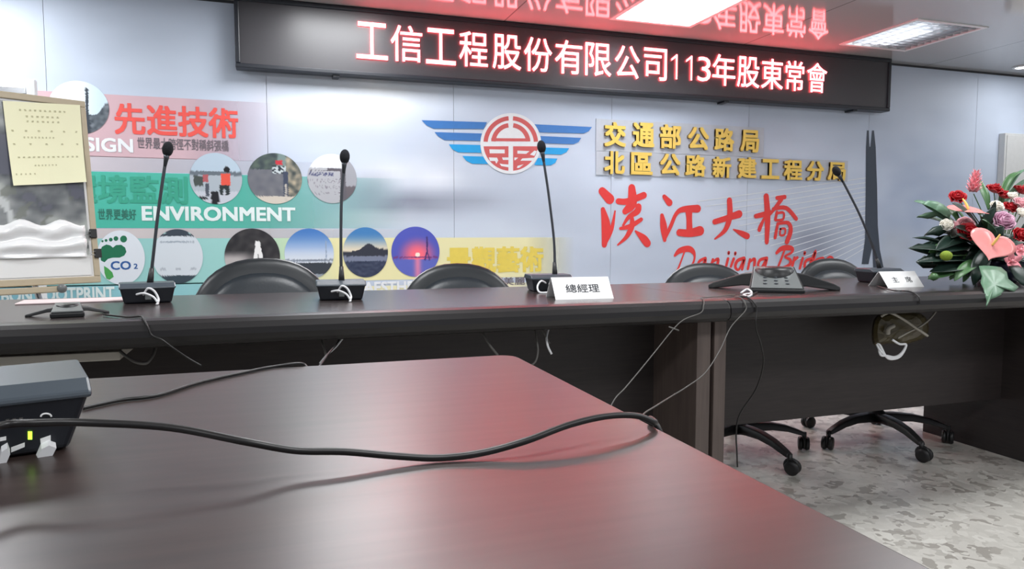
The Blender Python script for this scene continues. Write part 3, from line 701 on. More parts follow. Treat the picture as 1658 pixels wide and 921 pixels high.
# ================================================================ office chairs
def make_chair(label):
    t = thing('office_chair', label, 'chair', (0, 0, 0), 0, 'black office chairs behind the head tables')
    for k in range(5):
        a = 2 * PI * k / 5; ca, sa = math.cos(a), math.sin(a); u = Vector((ca, sa, 0)); v = Vector((-sa, ca, 0))
        rs = [(0.03, .132, .030, .040), (.08, .134, .029, .036), (.15, .130, .026, .030), (.22, .116, .023, .026), (.275, .096, .020, .022), (.305, .082, .018, .016)]
        vs = []
        for r, z, hw, hh in rs: vs += [u * r + v * hw + Vector((0, 0, z - hh)), u * r - v * hw + Vector((0, 0, z - hh)), u * r - v * hw * .7 + Vector((0, 0, z)), u * r + v * hw * .7 + Vector((0, 0, z))]
        fs = [(4 * i + j, 4 * i + (j + 1) % 4, 4 * i + 4 + (j + 1) % 4, 4 * i + 4 + j) for i in range(5) for j in range(4)] + [(0, 1, 2, 3), (23, 22, 21, 20)]
        mb = MB(); mb.add(vs, fs); sp_ = mb.build('base_spoke', 'rubber', t, smooth=True, bevel=.004)
        c = u * .305; rz = a + .7 * (k % 2) + .5; d = Vector((math.cos(rz), math.sin(rz), 0)); e = Vector((-d.y, d.x, 0))
        R = Matrix(((d.x, 0, e.x), (d.y, 0, e.y), (0, 1, 0))).to_4x4()     # wheel axis along e
        mb = MB()
        for s_ in (-1, 1):
            T = Matrix.Translation(c + Vector((0, 0, .029)) + e * (s_ * .014) + d * .012) @ R
            mb.lathe([(.012, -.010), (.026, -.009), (.029, -.004), (.029, .004), (.026, .009), (.012, .010)], 20, T=T)
        mb.tube([c + Vector((0, 0, .04)), c + Vector((0, 0, .082))], .010, 8, smooth=1)
        T = Matrix.Translation(c + Vector((0, 0, .036)) + d * .006) @ R
        mb.lathe([(.024, -.004), (.031, -.003), (.031, .003), (.024, .004)], 16, T=T)
        mb.build('caster', 'rubber', t, smooth=True)
    mb = MB(); mb.lathe([(.036, .088), (.042, .1), (.042, .13), (.03, .142), (.028, .15), (.028, .26), (.02, .262), (.02, .40)], 20); mb.build('gas_column', 'rubber', t, smooth=True)
    mb = MB(); mb.box(-.1, .1, -.11, .13, .395, .42); mb.build('seat_plate', 'shell', t, bevel=.006)
    mb = MB()
    P = []
    for zz, k in ((.42, .86), (.432, .97), (.455, 1.0), (.476, .96), (.486, .84), (.488, .5)):
        P.append([(k * (.25 * abs(math.cos(b)) ** .6 * (1 if math.cos(b) > 0 else -1)), .02 + k * (.24 * abs(math.sin(b)) ** .6 * (1 if math.sin(b) > 0 else -1)), zz) for b in [2 * PI * j / 28 for j in range(28)]])
    vs = [p for r_ in P for p in r_]
    mb.add(vs, [(i * 28 + j, i * 28 + (j + 1) % 28, (i + 1) * 28 + (j + 1) % 28, (i + 1) * 28 + j) for i in range(5) for j in range(28)] + [tuple(range(27, -1, -1)), tuple(140 + j for j in range(28))])
    mb.build('seat', 'leather', t, smooth=True)
    def back(hw, hh, zc, y0, y1, bul, name, m, par):
        # rounded backrest: y0 front, y1 rear; the face bulges forward
        mb = MB(); NR, NS = 9, 40; vs = []
        def pt(q, a, front):
            cx = abs(math.cos(a)) ** .86 * (1 if math.cos(a) > 0 else -1); cz = abs(math.sin(a)) ** .86 * (1 if math.sin(a) > 0 else -1)
            x, z = hw * q * cx, hh * q * cz
            edge = math.sqrt(max(0, 1 - q ** 4)); wrap = .10 * (x / .26) ** 2 * .35
            lean = (z) * .10
            y = (y0 - bul * edge + (y1 - y0) * .5 * (1 - edge)) if front else (y1 - (y1 - y0) * .5 * (1 - edge))
            return (x, y - wrap * .9 + lean, zc + z)
        idx = {}
        for side in (1, 0):
            for i in range(NR + 1):
                q = 1 - (1 - i / NR) ** 1.7
                for k in range(NS): idx[side, i, k] = len(vs); vs.append(pt(max(q, .02), 2 * PI * k / NS, side))
        fs = []
        for side in (1, 0):
            for i in range(NR):
                for k in range(NS):
                    fq = (idx[side, i, k], idx[side, i, (k + 1) % NS], idx[side, i + 1, (k + 1) % NS], idx[side, i + 1, k]); fs.append(fq if side else fq[::-1])
            fs.append(tuple(idx[side, 0, k] for k in range(NS)))
        for k in range(NS): fs.append((idx[1, NR, k], idx[1, NR, (k + 1) % NS], idx[0, NR, (k + 1) % NS], idx[0, NR, k]))
        mb.add(vs, fs); return mb.build(name, m, par, smooth=True)
    bs = back(.264, .275, .585, .272, .31, .012, 'backrest', 'shell', t)
    back(.222, .235, .572, .262, .285, .036, 'back_cushion', 'leather', bs)
    mb = MB(); mb.tube([(0, .1, .40), (0, .24, .40), (0, .31, .45), (0, .325, .56)], [.022, .022, .022, .02], 8); mb.build('back_support', 'rubber', t, smooth=True)
    return t
CH = [((-.04, 2.60), 0, 'black office chair second from the left microphone, its back between the two leftmost gooseneck microphones', 20, 0),
      ((.735, 2.63), 0, 'black office chair with its back between the second and third microphones', 40, -.032),
      ((1.90, 2.60), -4, 'black office chair behind the left leg of the conference phone, nearest the table joint', 275, -.045),
      ((2.62, 2.555), 2, 'black office chair behind the right leg of the conference phone, beside the second name card', 259, -.03)]
CH[0] = (CH[0][0], 0, 'black office chair with its back between the two leftmost gooseneck microphones', 20, 0)
c0 = make_chair(CH[0][2])
for i, ((x, y), tw, lab, ang, dz) in enumerate(CH):
    c = c0 if i == 0 else copy_tree(c0)
    c.location = (x, y, 0); c['label'] = lab
    for ch in c.children:
        nm = ch.name.split('.')[0]
        if nm in ('base_spoke', 'caster'): ch.rotation_euler = (0, 0, rad(ang))
        elif nm in ('seat', 'backrest', 'seat_plate', 'back_support'):
            ch.rotation_euler = (0, 0, rad(tw))
            ch.location = (0, 0, dz)

# ================================================================ microphones
def unit_body(root, W, D, H, top='unit_top'):
    mb = MB(); mb.box(-W / 2, W / 2, -D / 2, D / 2, 0, H, taper=(.86, .84)); h = mb.build('housing', 'unit_body', root, bevel=.006, seg=3)
    mb = MB(); mb.prism([(-D / 2 - .002, H - .004), (-D / 2 - .002, H + .002), (-D / 2 + .02, H + .012), (D / 2 - .01, H + .012), (D / 2 + .002, H + .002), (D / 2 + .002, H - .004)], -W / 2 - .002, W / 2 + .002)
    mb.build('top_panel', top, root, bevel=.003)
def microphone(px, py, yaw, neckpx, label, cords):
    p = at_z(px, py, TZ); 
    t = thing('gooseneck_microphone', label, 'microphone', (0, 0, TZ), yaw, 'gooseneck microphones on the head tables')
    W, D, H = .146, .115, .047
    fr = Matrix.Rotation(yaw, 4, 'Z') @ Vector((0, D / 2 * .84, 0)); base = Vector((p.x, p.y, TZ)) + fr; t.location = base
    unit_body(t, W, D, H)
    inv = (Matrix.Translation(base) @ Matrix.Rotation(yaw, 4, 'Z')).inverted()
    Y = base.y
    pts = [inv @ at_y(x, y, Y) for x, y in neckpx]; pts[0].z = H + .01; pts[0].y = .0
    k = len(pts)
    mb = MB(); mb.tube(pts, [.0052] + [.0046] * (k - 2) + [.0042], 8); mb.build('gooseneck', 'metal', t, smooth=True)
    d0 = (pts[1] - pts[0]).normalized()
    mb = MB(); mb.tube([pts[0] - d0 * .01, pts[0] + d0 * .012, pts[0] + d0 * .045], [.0105, .009, .0065], 12, smooth=1); mb.build('neck_collar', 'black', t, smooth=True)
    d1 = (pts[-1] - pts[-2]).normalized()
    mb = MB(); mb.tube([pts[-1] - d1 * .035, pts[-1] - d1 * .008, pts[-1]], [.0045, .0075, .009], 12, smooth=1); mb.build('capsule_holder', 'metal', t, smooth=True)
    R = Vector((0, 0, 1)).rotation_difference(d1).to_matrix()
    mb = MB(); mb.ball(pts[-1] + d1 * .018, (.0155, .0155, .023), 18, 12, T=R); mb.build('microphone_head', 'foam', t, smooth=True)
    for c in cords:
        mb = MB(); mb.tube([Vector(q) for q in c], .0032, 8); mb.build('cord', 'cord', t, smooth=True)
    mb = MB(); mb.box(-.008, .008, -D / 2 - .004, -D / 2 + .012, .012, .026); mb.build('socket', 'phone_grey', t, bevel=.001)
    return t
CORD = [[(-.03, -.058, .028), (-.01, -.075, .032), (.012, -.085, .022), (.022, -.09, .008), (.024, -.098, .0035), (.020, -.125, .0035)],
        [(-.012, -.058, .026), (.0, -.078, .046), (.016, -.085, .038), (.026, -.088, .016), (.024, -.098, .0065)]]
microphone(240, 491, rad(10), [(243, 458), (248, 415), (256, 345), (266, 275), (270, 251)], 'leftmost gooseneck microphone, standing beside the notice board', CORD)
microphone(553, 486, rad(-2), [(553, 455), (552, 400), (553, 320), (557, 270), (557.5, 263)], 'straight upright gooseneck microphone between the first two chairs', CORD)
microphone(893, 472, rad(-6), [(898, 447), (897, 390), (889, 320), (881, 265), (878, 246)], 'gooseneck microphone in front of the winged emblem, behind a name card', [[(-.02, -.05, .03), (-.045, -.075, .040), (-.062, -.09, .022), (-.058, -.105, .0035), (-.03, -.12, .0035), (.02, -.11, .0035)], CORD[1]])
microphone(1436, 458, rad(-6), [(1424, 440), (1415, 405), (1394, 352), (1368, 300), (1358, 283)], 'rightmost gooseneck microphone, bent far to the left beside the flowers', [[(-.03, -.055, .03), (-.055, -.075, .036), (-.075, -.085, .018), (-.06, -.1, .0035), (-.03, -.09, .0035), (.01, -.085, .0035)]])

# foreground desk unit
UY = rad(17); U = .055
corner = at_z(112, 728, TZ)
W, D = .26, .15
t = thing('desk_unit', 'black desktop connection box with green light at the left of the foreground table', 'desk unit', (0, 0, TZ), UY)
off = Matrix.Rotation(UY, 4, 'Z') @ Vector((W / 2 * .86, -D / 2 * .84, 0)); t.location = Vector((corner.x, corner.y, TZ + .0006)) - off
unit_body(t, W, D, U)
uinv = (Matrix.Translation(t.location) @ Matrix.Rotation(UY, 4, 'Z')).inverted()
def on_face(px, py):       # a point on the box's slanting rear face
    r = ray(px, py); o_ = uinv @ _O; d = (uinv.to_3x3() @ r)
    nrm = Vector((0, -U, -D / 2 * .16)).normalized(); p0 = Vector((0, -D / 2 * .84, 0))
    k = (p0 - o_).dot(nrm) / d.dot(nrm); return o_ + d * k
def quadface(name, px, m, d=.0015):
    P = [on_face(*q) for q in px]; nrm = Vector((0, -U, -D / 2 * .16)).normalized()
    mb = MB(); n = len(P); mb.add([q + nrm * .0002 for q in P] + [q + nrm * d for q in P], [tuple(range(n)), tuple(range(n, 2 * n))] + [(i, (i + 1) % n, n + (i + 1) % n, n + i) for i in range(n)]); return mb.build(name, m, t)
quadface('indicator_light', [(45, 698), (52, 698), (52, 710), (45, 710)], 'led_green', .002)['label'] = 'green indicator light'
for q in ([(56, 741), (66, 718), (78, 712), (90, 716), (84, 728), (70, 738)], [(-6, 752), (2, 722), (12, 716), (16, 726), (10, 740)]): quadface('plug', q, 'cord', .012)['label'] = 'white plug'
for q in ([(65, 710), (82, 704), (82, 713), (66, 719)], [(18, 724), (40, 716), (40, 723), (18, 732)], [(0, 708), (10, 706), (10, 712), (0, 714)]): quadface('printed_mark', q, 'card', .0006)
mb = MB(); mb.tube([on_face(66 + 17 * (.5 - .5 * math.cos(a)), 674 - 5 * math.sin(a)) + Vector((0, -.001, 0)) for a in [PI * k / 8 for k in range(9)]], .0008, 6, smooth=1); mb.build('printed_mark', 'card', t)
for x in (9, 20, 31): quadface('printed_mark', [(x, 679 - (x - 9) * .12), (x + 6, 678 - (x - 9) * .12), (x + 6, 682 - (x - 9) * .12), (x, 683 - (x - 9) * .12)], 'greycord', .0005)

# ================================================================ three-legged speakerphones
def speakerphone(name, label, cat, loc, rz, R, Hh, front_len):
    t = thing(name, label, cat, loc, rz)
    def leg(a, L, w0, w1, h0, h1, nm, m):
        u = Vector((math.cos(a), math.sin(a), 0)); v = Vector((-u.y, u.x, 0)); mb = MB(); vs = []
        for r, hw, zt, zb in ((0, w0, h0, .012), (L * .45, (w0 + w1) / 2 * .96, h0 * .72 + h1 * .28, .008 + h0 * .1), (L * .92, w1, h1, 0), (L, w1 * .8, h1 * .6, 0)):
            z_ = Vector((0, 0, 1)); vs += [u * r + v * hw + z_ * zb, u * r - v * hw + z_ * zb, u * r - v * hw * .86 + z_ * zt, u * r + v * hw * .86 + z_ * zt]
        mb.add(vs, [(4 * i + j, 4 * i + (j + 1) % 4, 4 * i + 4 + (j + 1) % 4, 4 * i + 4 + j) for i in range(3) for j in range(4)] + [(0, 1, 2, 3), (15, 14, 13, 12)])
        return mb.build(nm, m, t, bevel=.004, seg=2)
    A = [rad(-90), rad(168), rad(12)]
    leg(A[1], R, R * .24, R * .13, Hh, Hh * .3, 'side_leg', 'black'); leg(A[2], R, R * .24, R * .13, Hh, Hh * .3, 'side_leg', 'black')
    mb = MB(); mb.lathe([(R * .28, .006), (R * .32, Hh * .5), (R * .3, Hh), (R * .24, Hh * 1.12), (R * .1, Hh * 1.16)], 24); mb.build('hub', 'black', t, smooth=True)
    # keypad leg facing the camera side
    w0, w1 = R * .31, R * .40
    mb = MB(); mb.prism([(.02, Hh * 1.14), (-front_len, .012), (-front_len, 0), (.02, 0)], -w0, w0, T=None)
    vs = mb.v; mb.v = [((x * (w1 / w0) if y < -.01 else x), y, z) for x, y, z in vs]
    mb.build('front_leg', 'black', t, bevel=.003)
    nrm = Vector((0, -(Hh * 1.14 - .012), (front_len + .02))).normalized(); nrm = Vector((0, -nrm.z * 0 + -(Hh * 1.14 - .012), front_len + .02)).normalized()
    def pt(u, s_, d): y = .02 + (-front_len - .02) * s_; z = Hh * 1.14 + (.012 - Hh * 1.14) * s_; ww = w0 + (w1 - w0) * s_; return Vector((u * ww, y, z)) + nrm * d
    mb = MB(); mb.add([pt(u, s_, d) for d in (0, .004) for s_, u in ((.04, -.92), (.04, .92), (.97, .92), (.97, -.92))], [(0, 1, 2, 3), (7, 6, 5, 4), (0, 4, 5, 1), (1, 5, 6, 2), (2, 6, 7, 3), (3, 7, 4, 0)])
    kp = mb.build('keypad_panel', 'phone_grey', t, bevel=.0015)
    if R > .15:
        mb = MB(); mb.add([pt(u, s_, d) for d in (.004, .006) for s_, u in ((.14, -.5), (.14, .5), (.42, .5), (.42, -.5))], [(0, 1, 2, 3), (7, 6, 5, 4), (0, 4, 5, 1), (1, 5, 6, 2), (2, 6, 7, 3), (3, 7, 4, 0)]); mb.build('display', 'unit_top', kp)
        for i in range(3):
            for j in range(3):
                c_ = pt(-.42 + .42 * i, .55 + .13 * j, .0055); mb = MB(); mb.ball(c_, (.007, .005, .0022), 10, 6); mb.build('key', 'metal', kp, smooth=True)
    return t
p = at_z(1257, 474, TZ)
speakerphone('conference_phone', 'large black three-legged conference phone with grey sloping keypad on the right head table', 'speakerphone', (p.x + .075, p.y + .11, TZ), rad(-34), .23, .074, .14)
p = at_z(123, 514, TZ)
speakerphone('extension_microphone', 'small black three-legged extension microphone with grey top at the left end of the head table', 'table microphone', (p.x - .03, p.y + .055, TZ), rad(12), .092, .026, .056)

# ================================================================ name cards
def name_card(px, py, W, H, rz, text, label, tx, tz):
    p = at_z(px, py, TZ); t = thing('name_card', label, 'name card', (p.x, p.y, TZ), rz, 'white tent name cards')
    D = .05; th = .0012
    for nm, y0, y1 in (('front_flap', 0, D), ('back_flap', 2 * D, D)):
        mb = MB(); sg_ = 1 if y0 < y1 else -1
        mb.prism([(y0, 0), (y1, H), (y1 - sg_ * th * 1.4, H), (y0 - sg_ * th * 1.4, 0)] if sg_ > 0 else [(y0, 0), (y1, H), (y1 + th * 1.4, H), (y0 + th * 1.4, 0)], -W / 2, W / 2); mb.build(nm, 'card', t)
    text_box('lettering', text, -tx, tx, H * tz[0], H * tz[1], 0, 'ink', t, bold=.012, pos=lambda u, v, d: Vector((-tx + 2 * tx * u, -.0022 + D * (tz[0] + (tz[1] - tz[0]) * v), H * (tz[0] + (tz[1] - tz[0]) * v))))
name_card(947, 484, .193, .066, rad(-4), '總經理', 'white tent name card reading three characters, in front of the third microphone', .056, (.3, .68))
name_card(1467, 465, .165, .058, rad(-4), '主　席', 'white tent name card next to the flowers, in front of the rightmost microphone', .045, (.3, .66))

# ================================================================ flowers
fc = at_z(1618, 462, TZ) ; fc = Vector((at_y(1618, 440, 2.24).x, 2.24, TZ))
fl = thing('flower_arrangement', 'large flower arrangement of red roses and pink anthuriums at the right end of the table', 'flowers', fc)
F0 = fc.copy()
mb = MB(); mb.lathe([(.06, 0), (.075, .005), (.095, .05), (.10, .085), (.092, .088), (.085, .06), (.05, .05)], 28); mb.build('vase', 'vase', fl, smooth=True)
def loc(px, py, Y): return at_y(px, py, Y) - F0
def facing(p, extra=Vector((0, -.4, .15))):
    d = (p - Vector((0, .05, .05))) ; d = d.normalized() * .6 + extra; return d.normalized()
def frame(d):
    q = Vector((0, 0, 1)).rotation_difference(d).to_matrix(); return q
def rose(px, py, Y, r, m, name='rose', layers=4, spread=1.0):
    p = loc(px, py, Y); d = facing(p); R = frame(d); mb = MB()
    for l in range(layers):
        q = (l + 1) / layers; n = 3 + l
        for k in range(n):
            a = 2 * PI * k / n + l * .9; rr = r * q * .86
            vs = []; NU, NV = 6, 5
            for i in range(NU + 1):
                for j in range(NV + 1):
                    u, v = i / NU - .5, j / NV
                    b = a + u * (2.6 * PI / n) * (.6 + .4 * v)
                    rad_ = rr * (.35 + .65 * math.sin(min(1, v * 1.1) * PI / 2)) * (1 + .14 * v ** 4 * spread)
                    h = r * (-.55 + 1.25 * v * (1.05 - .45 * q) - .35 * (2 * u) ** 2 * v - (.22 * v ** 6) * q)
                    vs.append(p + R @ Vector((rad_ * math.cos(b), rad_ * math.sin(b), h)))
            mb.add(vs, [(i * (NV + 1) + j, (i + 1) * (NV + 1) + j, (i + 1) * (NV + 1) + j + 1, i * (NV + 1) + j + 1) for i in range(NU) for j in range(NV)])
    mb.ball(p + R @ Vector((0, 0, -.15 * r)), (r * .45,) * 3, 10, 8)
    o = mb.build(name, m, fl, smooth=True, solid=.0012)
    stem_to(p - d * r * .4); return o
STEMS = []
def stem_to(p): STEMS.append(p)
def leaf(pts, wid, m, name='leaf', up=Vector((0, -.5, .8)), lobes=0, droop=0.0):
    """leaf along a px path: pts = [(px, py, Y)...] from the base to the tip, wid = half width"""
    P = [loc(*q) for q in pts]; mb = MB(); n = 12
    Q = []
    for i in range(n + 1):
        t = i / n * (len(P) - 1); k = min(int(t), len(P) - 2); f = t - k
        a, b, c, d = P[max(k - 1, 0)], P[k], P[k + 1], P[min(k + 2, len(P) - 1)]
        Q.append(0.5 * (2 * b + (c - a) * f + (2 * a - 5 * b + 4 * c - d) * f * f + (3 * b - a - 3 * c + d) * f ** 3))
    vs = []
    for i, q in enumerate(Q):
        t = i / n; tg = (Q[min(i + 1, n)] - Q[max(i - 1, 0)]).normalized(); sd = tg.cross(up).normalized(); nr = sd.cross(tg).normalized()
        hw = wid * 1.25 * (math.sin(PI * (min(1, t * .95 + .05)) ** .8) ** .9 if t < .98 else 0) * (1 if not lobes else (.72 + .28 * abs(math.cos(t * lobes * PI))))
        if i == n: hw = .0005
        for j in (-1, -.5, 0, .5, 1): vs.append(q + sd * hw * j + nr * (hw * .28 * abs(j)))
    mb.add(vs, [(i * 5 + j, i * 5 + j + 1, (i + 1) * 5 + j + 1, (i + 1) * 5 + j) for i in range(n) for j in range(4)])
    return mb.build(name, m, fl, smooth=True, solid=.001)
def heart(px, py, Y, w_, h_, d, roll, m, name, cup=.12, spadix=True):
    p = loc(px, py, Y); d = Vector(d).normalized(); yv = (Vector((0, 0, 1)) - d * d.z).normalized(); xv = yv.cross(d); R = Matrix((xv, yv, d)).transposed() @ Matrix.Rotation(roll, 3, 'Z'); mb = MB(); NR, NA = 6, 36; vs = [p]
    for i in range(1, NR + 1):
        for k in range(NA):
            a = 2 * PI * k / NA; q = i / NR
            x = math.sin(a) ** 3 * (1.0); y = (13 * math.cos(a) - 5 * math.cos(2 * a) - 2 * math.cos(3 * a) - math.cos(4 * a)) / 15 + .12
            vs.append(p + R @ Vector((x * w_ * q, y * h_ * q, cup * w_ * (q * q) * (.5 + .6 * math.cos(2 * a)) - .02 * w_)))
    mb.add(vs, [(0, 1 + k, 1 + (k + 1) % NA) for k in range(NA)] + [(1 + i * NA + k, 1 + (i + 1) * NA + k, 1 + (i + 1) * NA + (k + 1) % NA, 1 + i * NA + (k + 1) % NA) for i in range(NR - 1) for k in range(NA)])
    o = mb.build(name, m, fl, smooth=True, solid=.0014)
    if spadix:
        s0 = p + R @ Vector((0, h_ * .1, 0)); mb = MB(); mb.tube([s0, s0 + R @ Vector((0, h_ * .22, .018)), s0 + R @ Vector((0, h_ * .5, .034))], [.0045, .0048, .0025], 10); mb.build('spadix', 'spadix', o, smooth=True)
    stem_to(p); return o
for px, py, Y, r in ((1551, 317, 2.20, .034), (1612, 304, 2.28, .036), (1627, 314, 2.26, .03), (1655, 306, 2.3, .034), (1638, 334, 2.2, .034), (1568, 374, 2.08, .038), (1655, 380, 2.08, .036), (1690, 340, 2.2, .036), (1700, 395, 2.1, .036)):
    rose(px, py, Y, r, 'rose_red')
for px, py, Y, r in ((1615, 332, 2.14, .030), (1641, 316, 2.2, .026), (1533, 363, 2.12, .028), (1657, 343, 2.12, .028), (1680, 368, 2.1, .03)):
    rose(px, py, Y, r, 'white_petal', 'ranunculus', 5, .2)
for px, py, Y, r, m in ((1627, 356, 2.08, .045, 'lilac'), (1564, 362, 2.16, .036, 'pale_pink'), (1655, 327, 2.16, .034, 'pale_pink'), (1545, 365, 2.17, .022, 'pale_pink')):
    rose(px, py, Y, r, m, 'carnation', 5, .8)
for px, py, Y in ((1638, 423, 2.02), (1652, 405, 2.03)):      # small orchid blooms
    p = loc(px, py, Y); d = facing(p); R = frame(d); mb = MB()
    for k in range(5):
        a = 2 * PI * k / 5; vs = []
        for i in range(6):
            t_ = i / 5; hw = .013 * math.sin(PI * min(1, t_ * .85 + .12)); c_ = Vector((math.cos(a), math.sin(a), 0)); s_ = Vector((-c_.y, c_.x, 0))
            for j in (-1, 0, 1): vs.append(p + R @ (c_ * .036 * t_ + s_ * hw * j + Vector((0, 0, .016 * t_ * t_ - .004 * (1 - abs(j))))))
        mb.add(vs, [(i * 3 + j, i * 3 + j + 1, i * 3 + j + 4, i * 3 + j + 3) for i in range(5) for j in range(2)])
    mb.ball(p + d * .006, .006, 8, 6); mb.build('orchid_bloom', 'pink', fl, smooth=True, solid=.001); stem_to(p)
# pink ginger cone
p = loc(1577, 302, 2.26); mb = MB(); ax = Vector((.05, -.1, 1)).normalized(); R = frame(ax)
for l in range(7):
    for k in range(6):
        a = 2 * PI * k / 6 + l * .55; z = -.02 + .012 * l; rr = .026 * (1 - (l / 8) ** 2)
        c_ = Vector((math.cos(a), math.sin(a), 0)); s_ = Vector((-c_.y, c_.x, 0)); vs = []
        for i in range(4):
            t_ = i / 3; hw = .009 * (1 - t_ ** 2 * .98)
            for j in (-1, 0, 1): vs.append(p + R @ (c_ * rr * (.4 + .75 * t_) + s_ * hw * j + Vector((0, 0, z + .022 * t_ - .003 * abs(j)))))
        mb.add(vs, [(i * 3 + j, i * 3 + j + 1, i * 3 + j + 4, i * 3 + j + 3) for i in range(3) for j in range(2)])
mb.ball(p + Vector((0, 0, .02)), (.012, .012, .04), 10, 8)
mb.build('ginger_bloom', 'pink', fl, smooth=True, solid=.001); stem_to(p - Vector((0, 0, .03)))
heart(1571, 340, 2.10, .08, .07, (.0, -.34, 1), .2, 'anth', 'anthurium', .10)
heart(1606, 399, 2.00, .086, .066, (-.35, -1, .45), -0.45, 'anth', 'anthurium', .10)
# leaves: (path, half width, material)
LV = [([(1560, 372, 2.2), (1530, 352, 2.2), (1500, 333, 2.2), (1480, 326, 2.2)], .028, 'leaf_grey'), ([(1560, 380, 2.2), (1530, 362, 2.22), (1500, 352, 2.22), (1484, 352, 2.22)], .016, 'leaf_grey'),
      ([(1570, 400, 2.2), (1540, 380, 2.18), (1515, 376, 2.16), (1496, 382, 2.16)], .016, 'leaf'), ([(1575, 410, 2.2), (1540, 398, 2.15), (1505, 386, 2.12), (1477, 385, 2.12)], .008, 'leaf'),
      ([(1575, 415, 2.18), (1540, 408, 2.12), (1505, 402, 2.08), (1470, 402, 2.06)], .022, 'leaf'), ([(1580, 420, 2.16), (1548, 418, 2.1), (1515, 420, 2.06), (1483, 424, 2.05)], .026, 'leaf'),
      ([(1580, 420, 2.14), (1555, 430, 2.08), (1530, 436, 2.05), (1505, 440, 2.05)], .026, 'leaf'), ([(1570, 425, 2.12), (1540, 438, 2.07), (1520, 446, 2.05), (1502, 452, 2.05)], .02, 'leaf_mid'),
      ([(1565, 395, 2.15), (1550, 400, 2.1), (1530, 405, 2.08), (1515, 415, 2.06)], .024, 'leaf'), ([(1590, 420, 2.1), (1570, 430, 2.05), (1555, 442, 2.03), (1545, 455, 2.03)], .018, 'leaf_mid'),
      ([(1600, 380, 2.14), (1595, 365, 2.1), (1588, 350, 2.08), (1580, 340, 2.1)], .02, 'leaf_mid'), ([(1600, 340, 2.25), (1595, 320, 2.26), (1590, 305, 2.28), (1588, 292, 2.3)], .018, 'leaf_mid'),
      ([(1620, 330, 2.28), (1635, 300, 2.3), (1650, 280, 2.3), (1668, 272, 2.3)], .008, 'leaf_grey'), ([(1618, 330, 2.28), (1628, 300, 2.3), (1640, 284, 2.3), (1655, 278, 2.3)], .012, 'leaf_mid'),
      ([(1625, 330, 2.3), (1645, 305, 2.32), (1668, 290, 2.3), (1690, 290, 2.3)], .01, 'leaf_grey'), ([(1600, 390, 2.12), (1605, 375, 2.06), (1600, 362, 2.04), (1590, 355, 2.04)], .016, 'leaf_grey'),
      ([(1560, 380, 2.2), (1545, 350, 2.22), (1535, 340, 2.24), (1520, 335, 2.24)], .02, 'leaf_mid'), ([(1640, 400, 2.1), (1660, 420, 2.05), (1680, 430, 2.03), (1705, 430, 2.0)], .028, 'leaf'),
      ([(1650, 380, 2.2), (1690, 370, 2.2), (1720, 360, 2.2), (1740, 358, 2.2)], .028, 'leaf'), ([(1600, 400, 2.1), (1588, 425, 2.04), (1580, 445, 2.02), (1576, 462, 2.02)], .024, 'leaf'),
      ([(1640, 420, 2.08), (1650, 440, 2.02), (1660, 455, 2.0), (1668, 468, 1.98)], .026, 'leaf'), ([(1620, 410, 2.1), (1622, 400, 2.02), (1640, 395, 1.99), (1660, 392, 1.98)], .016, 'leaf'),
      ([(1575, 395, 2.18), (1560, 385, 2.14), (1550, 378, 2.12), (1540, 385, 2.1)], .03, 'leaf'), ([(1560, 400, 2.22), (1545, 392, 2.22), (1525, 395, 2.2), (1510, 398, 2.2)], .03, 'leaf')]
for pts, wd, m in LV: leaf(pts, wd, m)
def cut_leaf(outline, yf, m, name='leaf', sc=3.837, ox=1450, oy=260, ribs=7):
    """a leaf with its own cut outline, cupped and ribbed; yf(py) gives how far it stands from the camera plane by plane"""
    O = [(ox + x / sc, oy + y / sc) for x, y in outline]; n = len(O)
    D = []
    for i in range(n):
        a, b = O[i], O[(i + 1) % n]; D += [a, ((a[0] + b[0]) / 2, (a[1] + b[1]) / 2)]
    n = len(D); cx, cy = sum(p[0] for p in D) / n, sum(p[1] for p in D) / n; mb = MB(); vs = [loc(cx, cy, yf(cy) - .012)]
    for k in range(1, 5):
        q = k / 4
        for i, (x, y) in enumerate(D):
            px, py = cx + (x - cx) * q, cy + (y - cy) * q
            vs.append(loc(px, py, yf(py) - .012 * (1 - q * q) + .004 * q * math.sin(ribs * 2 * PI * i / n)))
    mb.add(vs, [(0, 1 + i, 1 + (i + 1) % n) for i in range(n)] + [(1 + k * n + i, 1 + (k + 1) * n + i, 1 + (k + 1) * n + (i + 1) % n, 1 + k * n + (i + 1) % n) for k in range(3) for i in range(n)])
    return mb.build(name, m, fl, smooth=True, solid=.0012)
cut_leaf([(518, 655), (548, 652), (600, 655), (655, 662), (690, 692), (700, 735), (765, 785), (738, 815), (690, 800), (668, 828), (622, 850), (590, 862), (560, 918), (566, 872), (556, 838), (546, 796), (528, 758), (536, 718)], lambda y: 1.98 - (y - 430) * .0024, 'leaf_grey', 'philodendron_leaf')
cut_leaf([(700, 655), (760, 650), (830, 680), (860, 740), (830, 790), (780, 770), (740, 730)], lambda y: 2.0 - (y - 430) * .0016, 'leaf', 'philodendron_leaf')
cut_leaf([(165, 268), (200, 247), (260, 255), (300, 275), (345, 330), (330, 370), (290, 365), (255, 345), (200, 362), (132, 350), (185, 325), (238, 318), (195, 292)], lambda y: 2.2, 'leaf_grey')
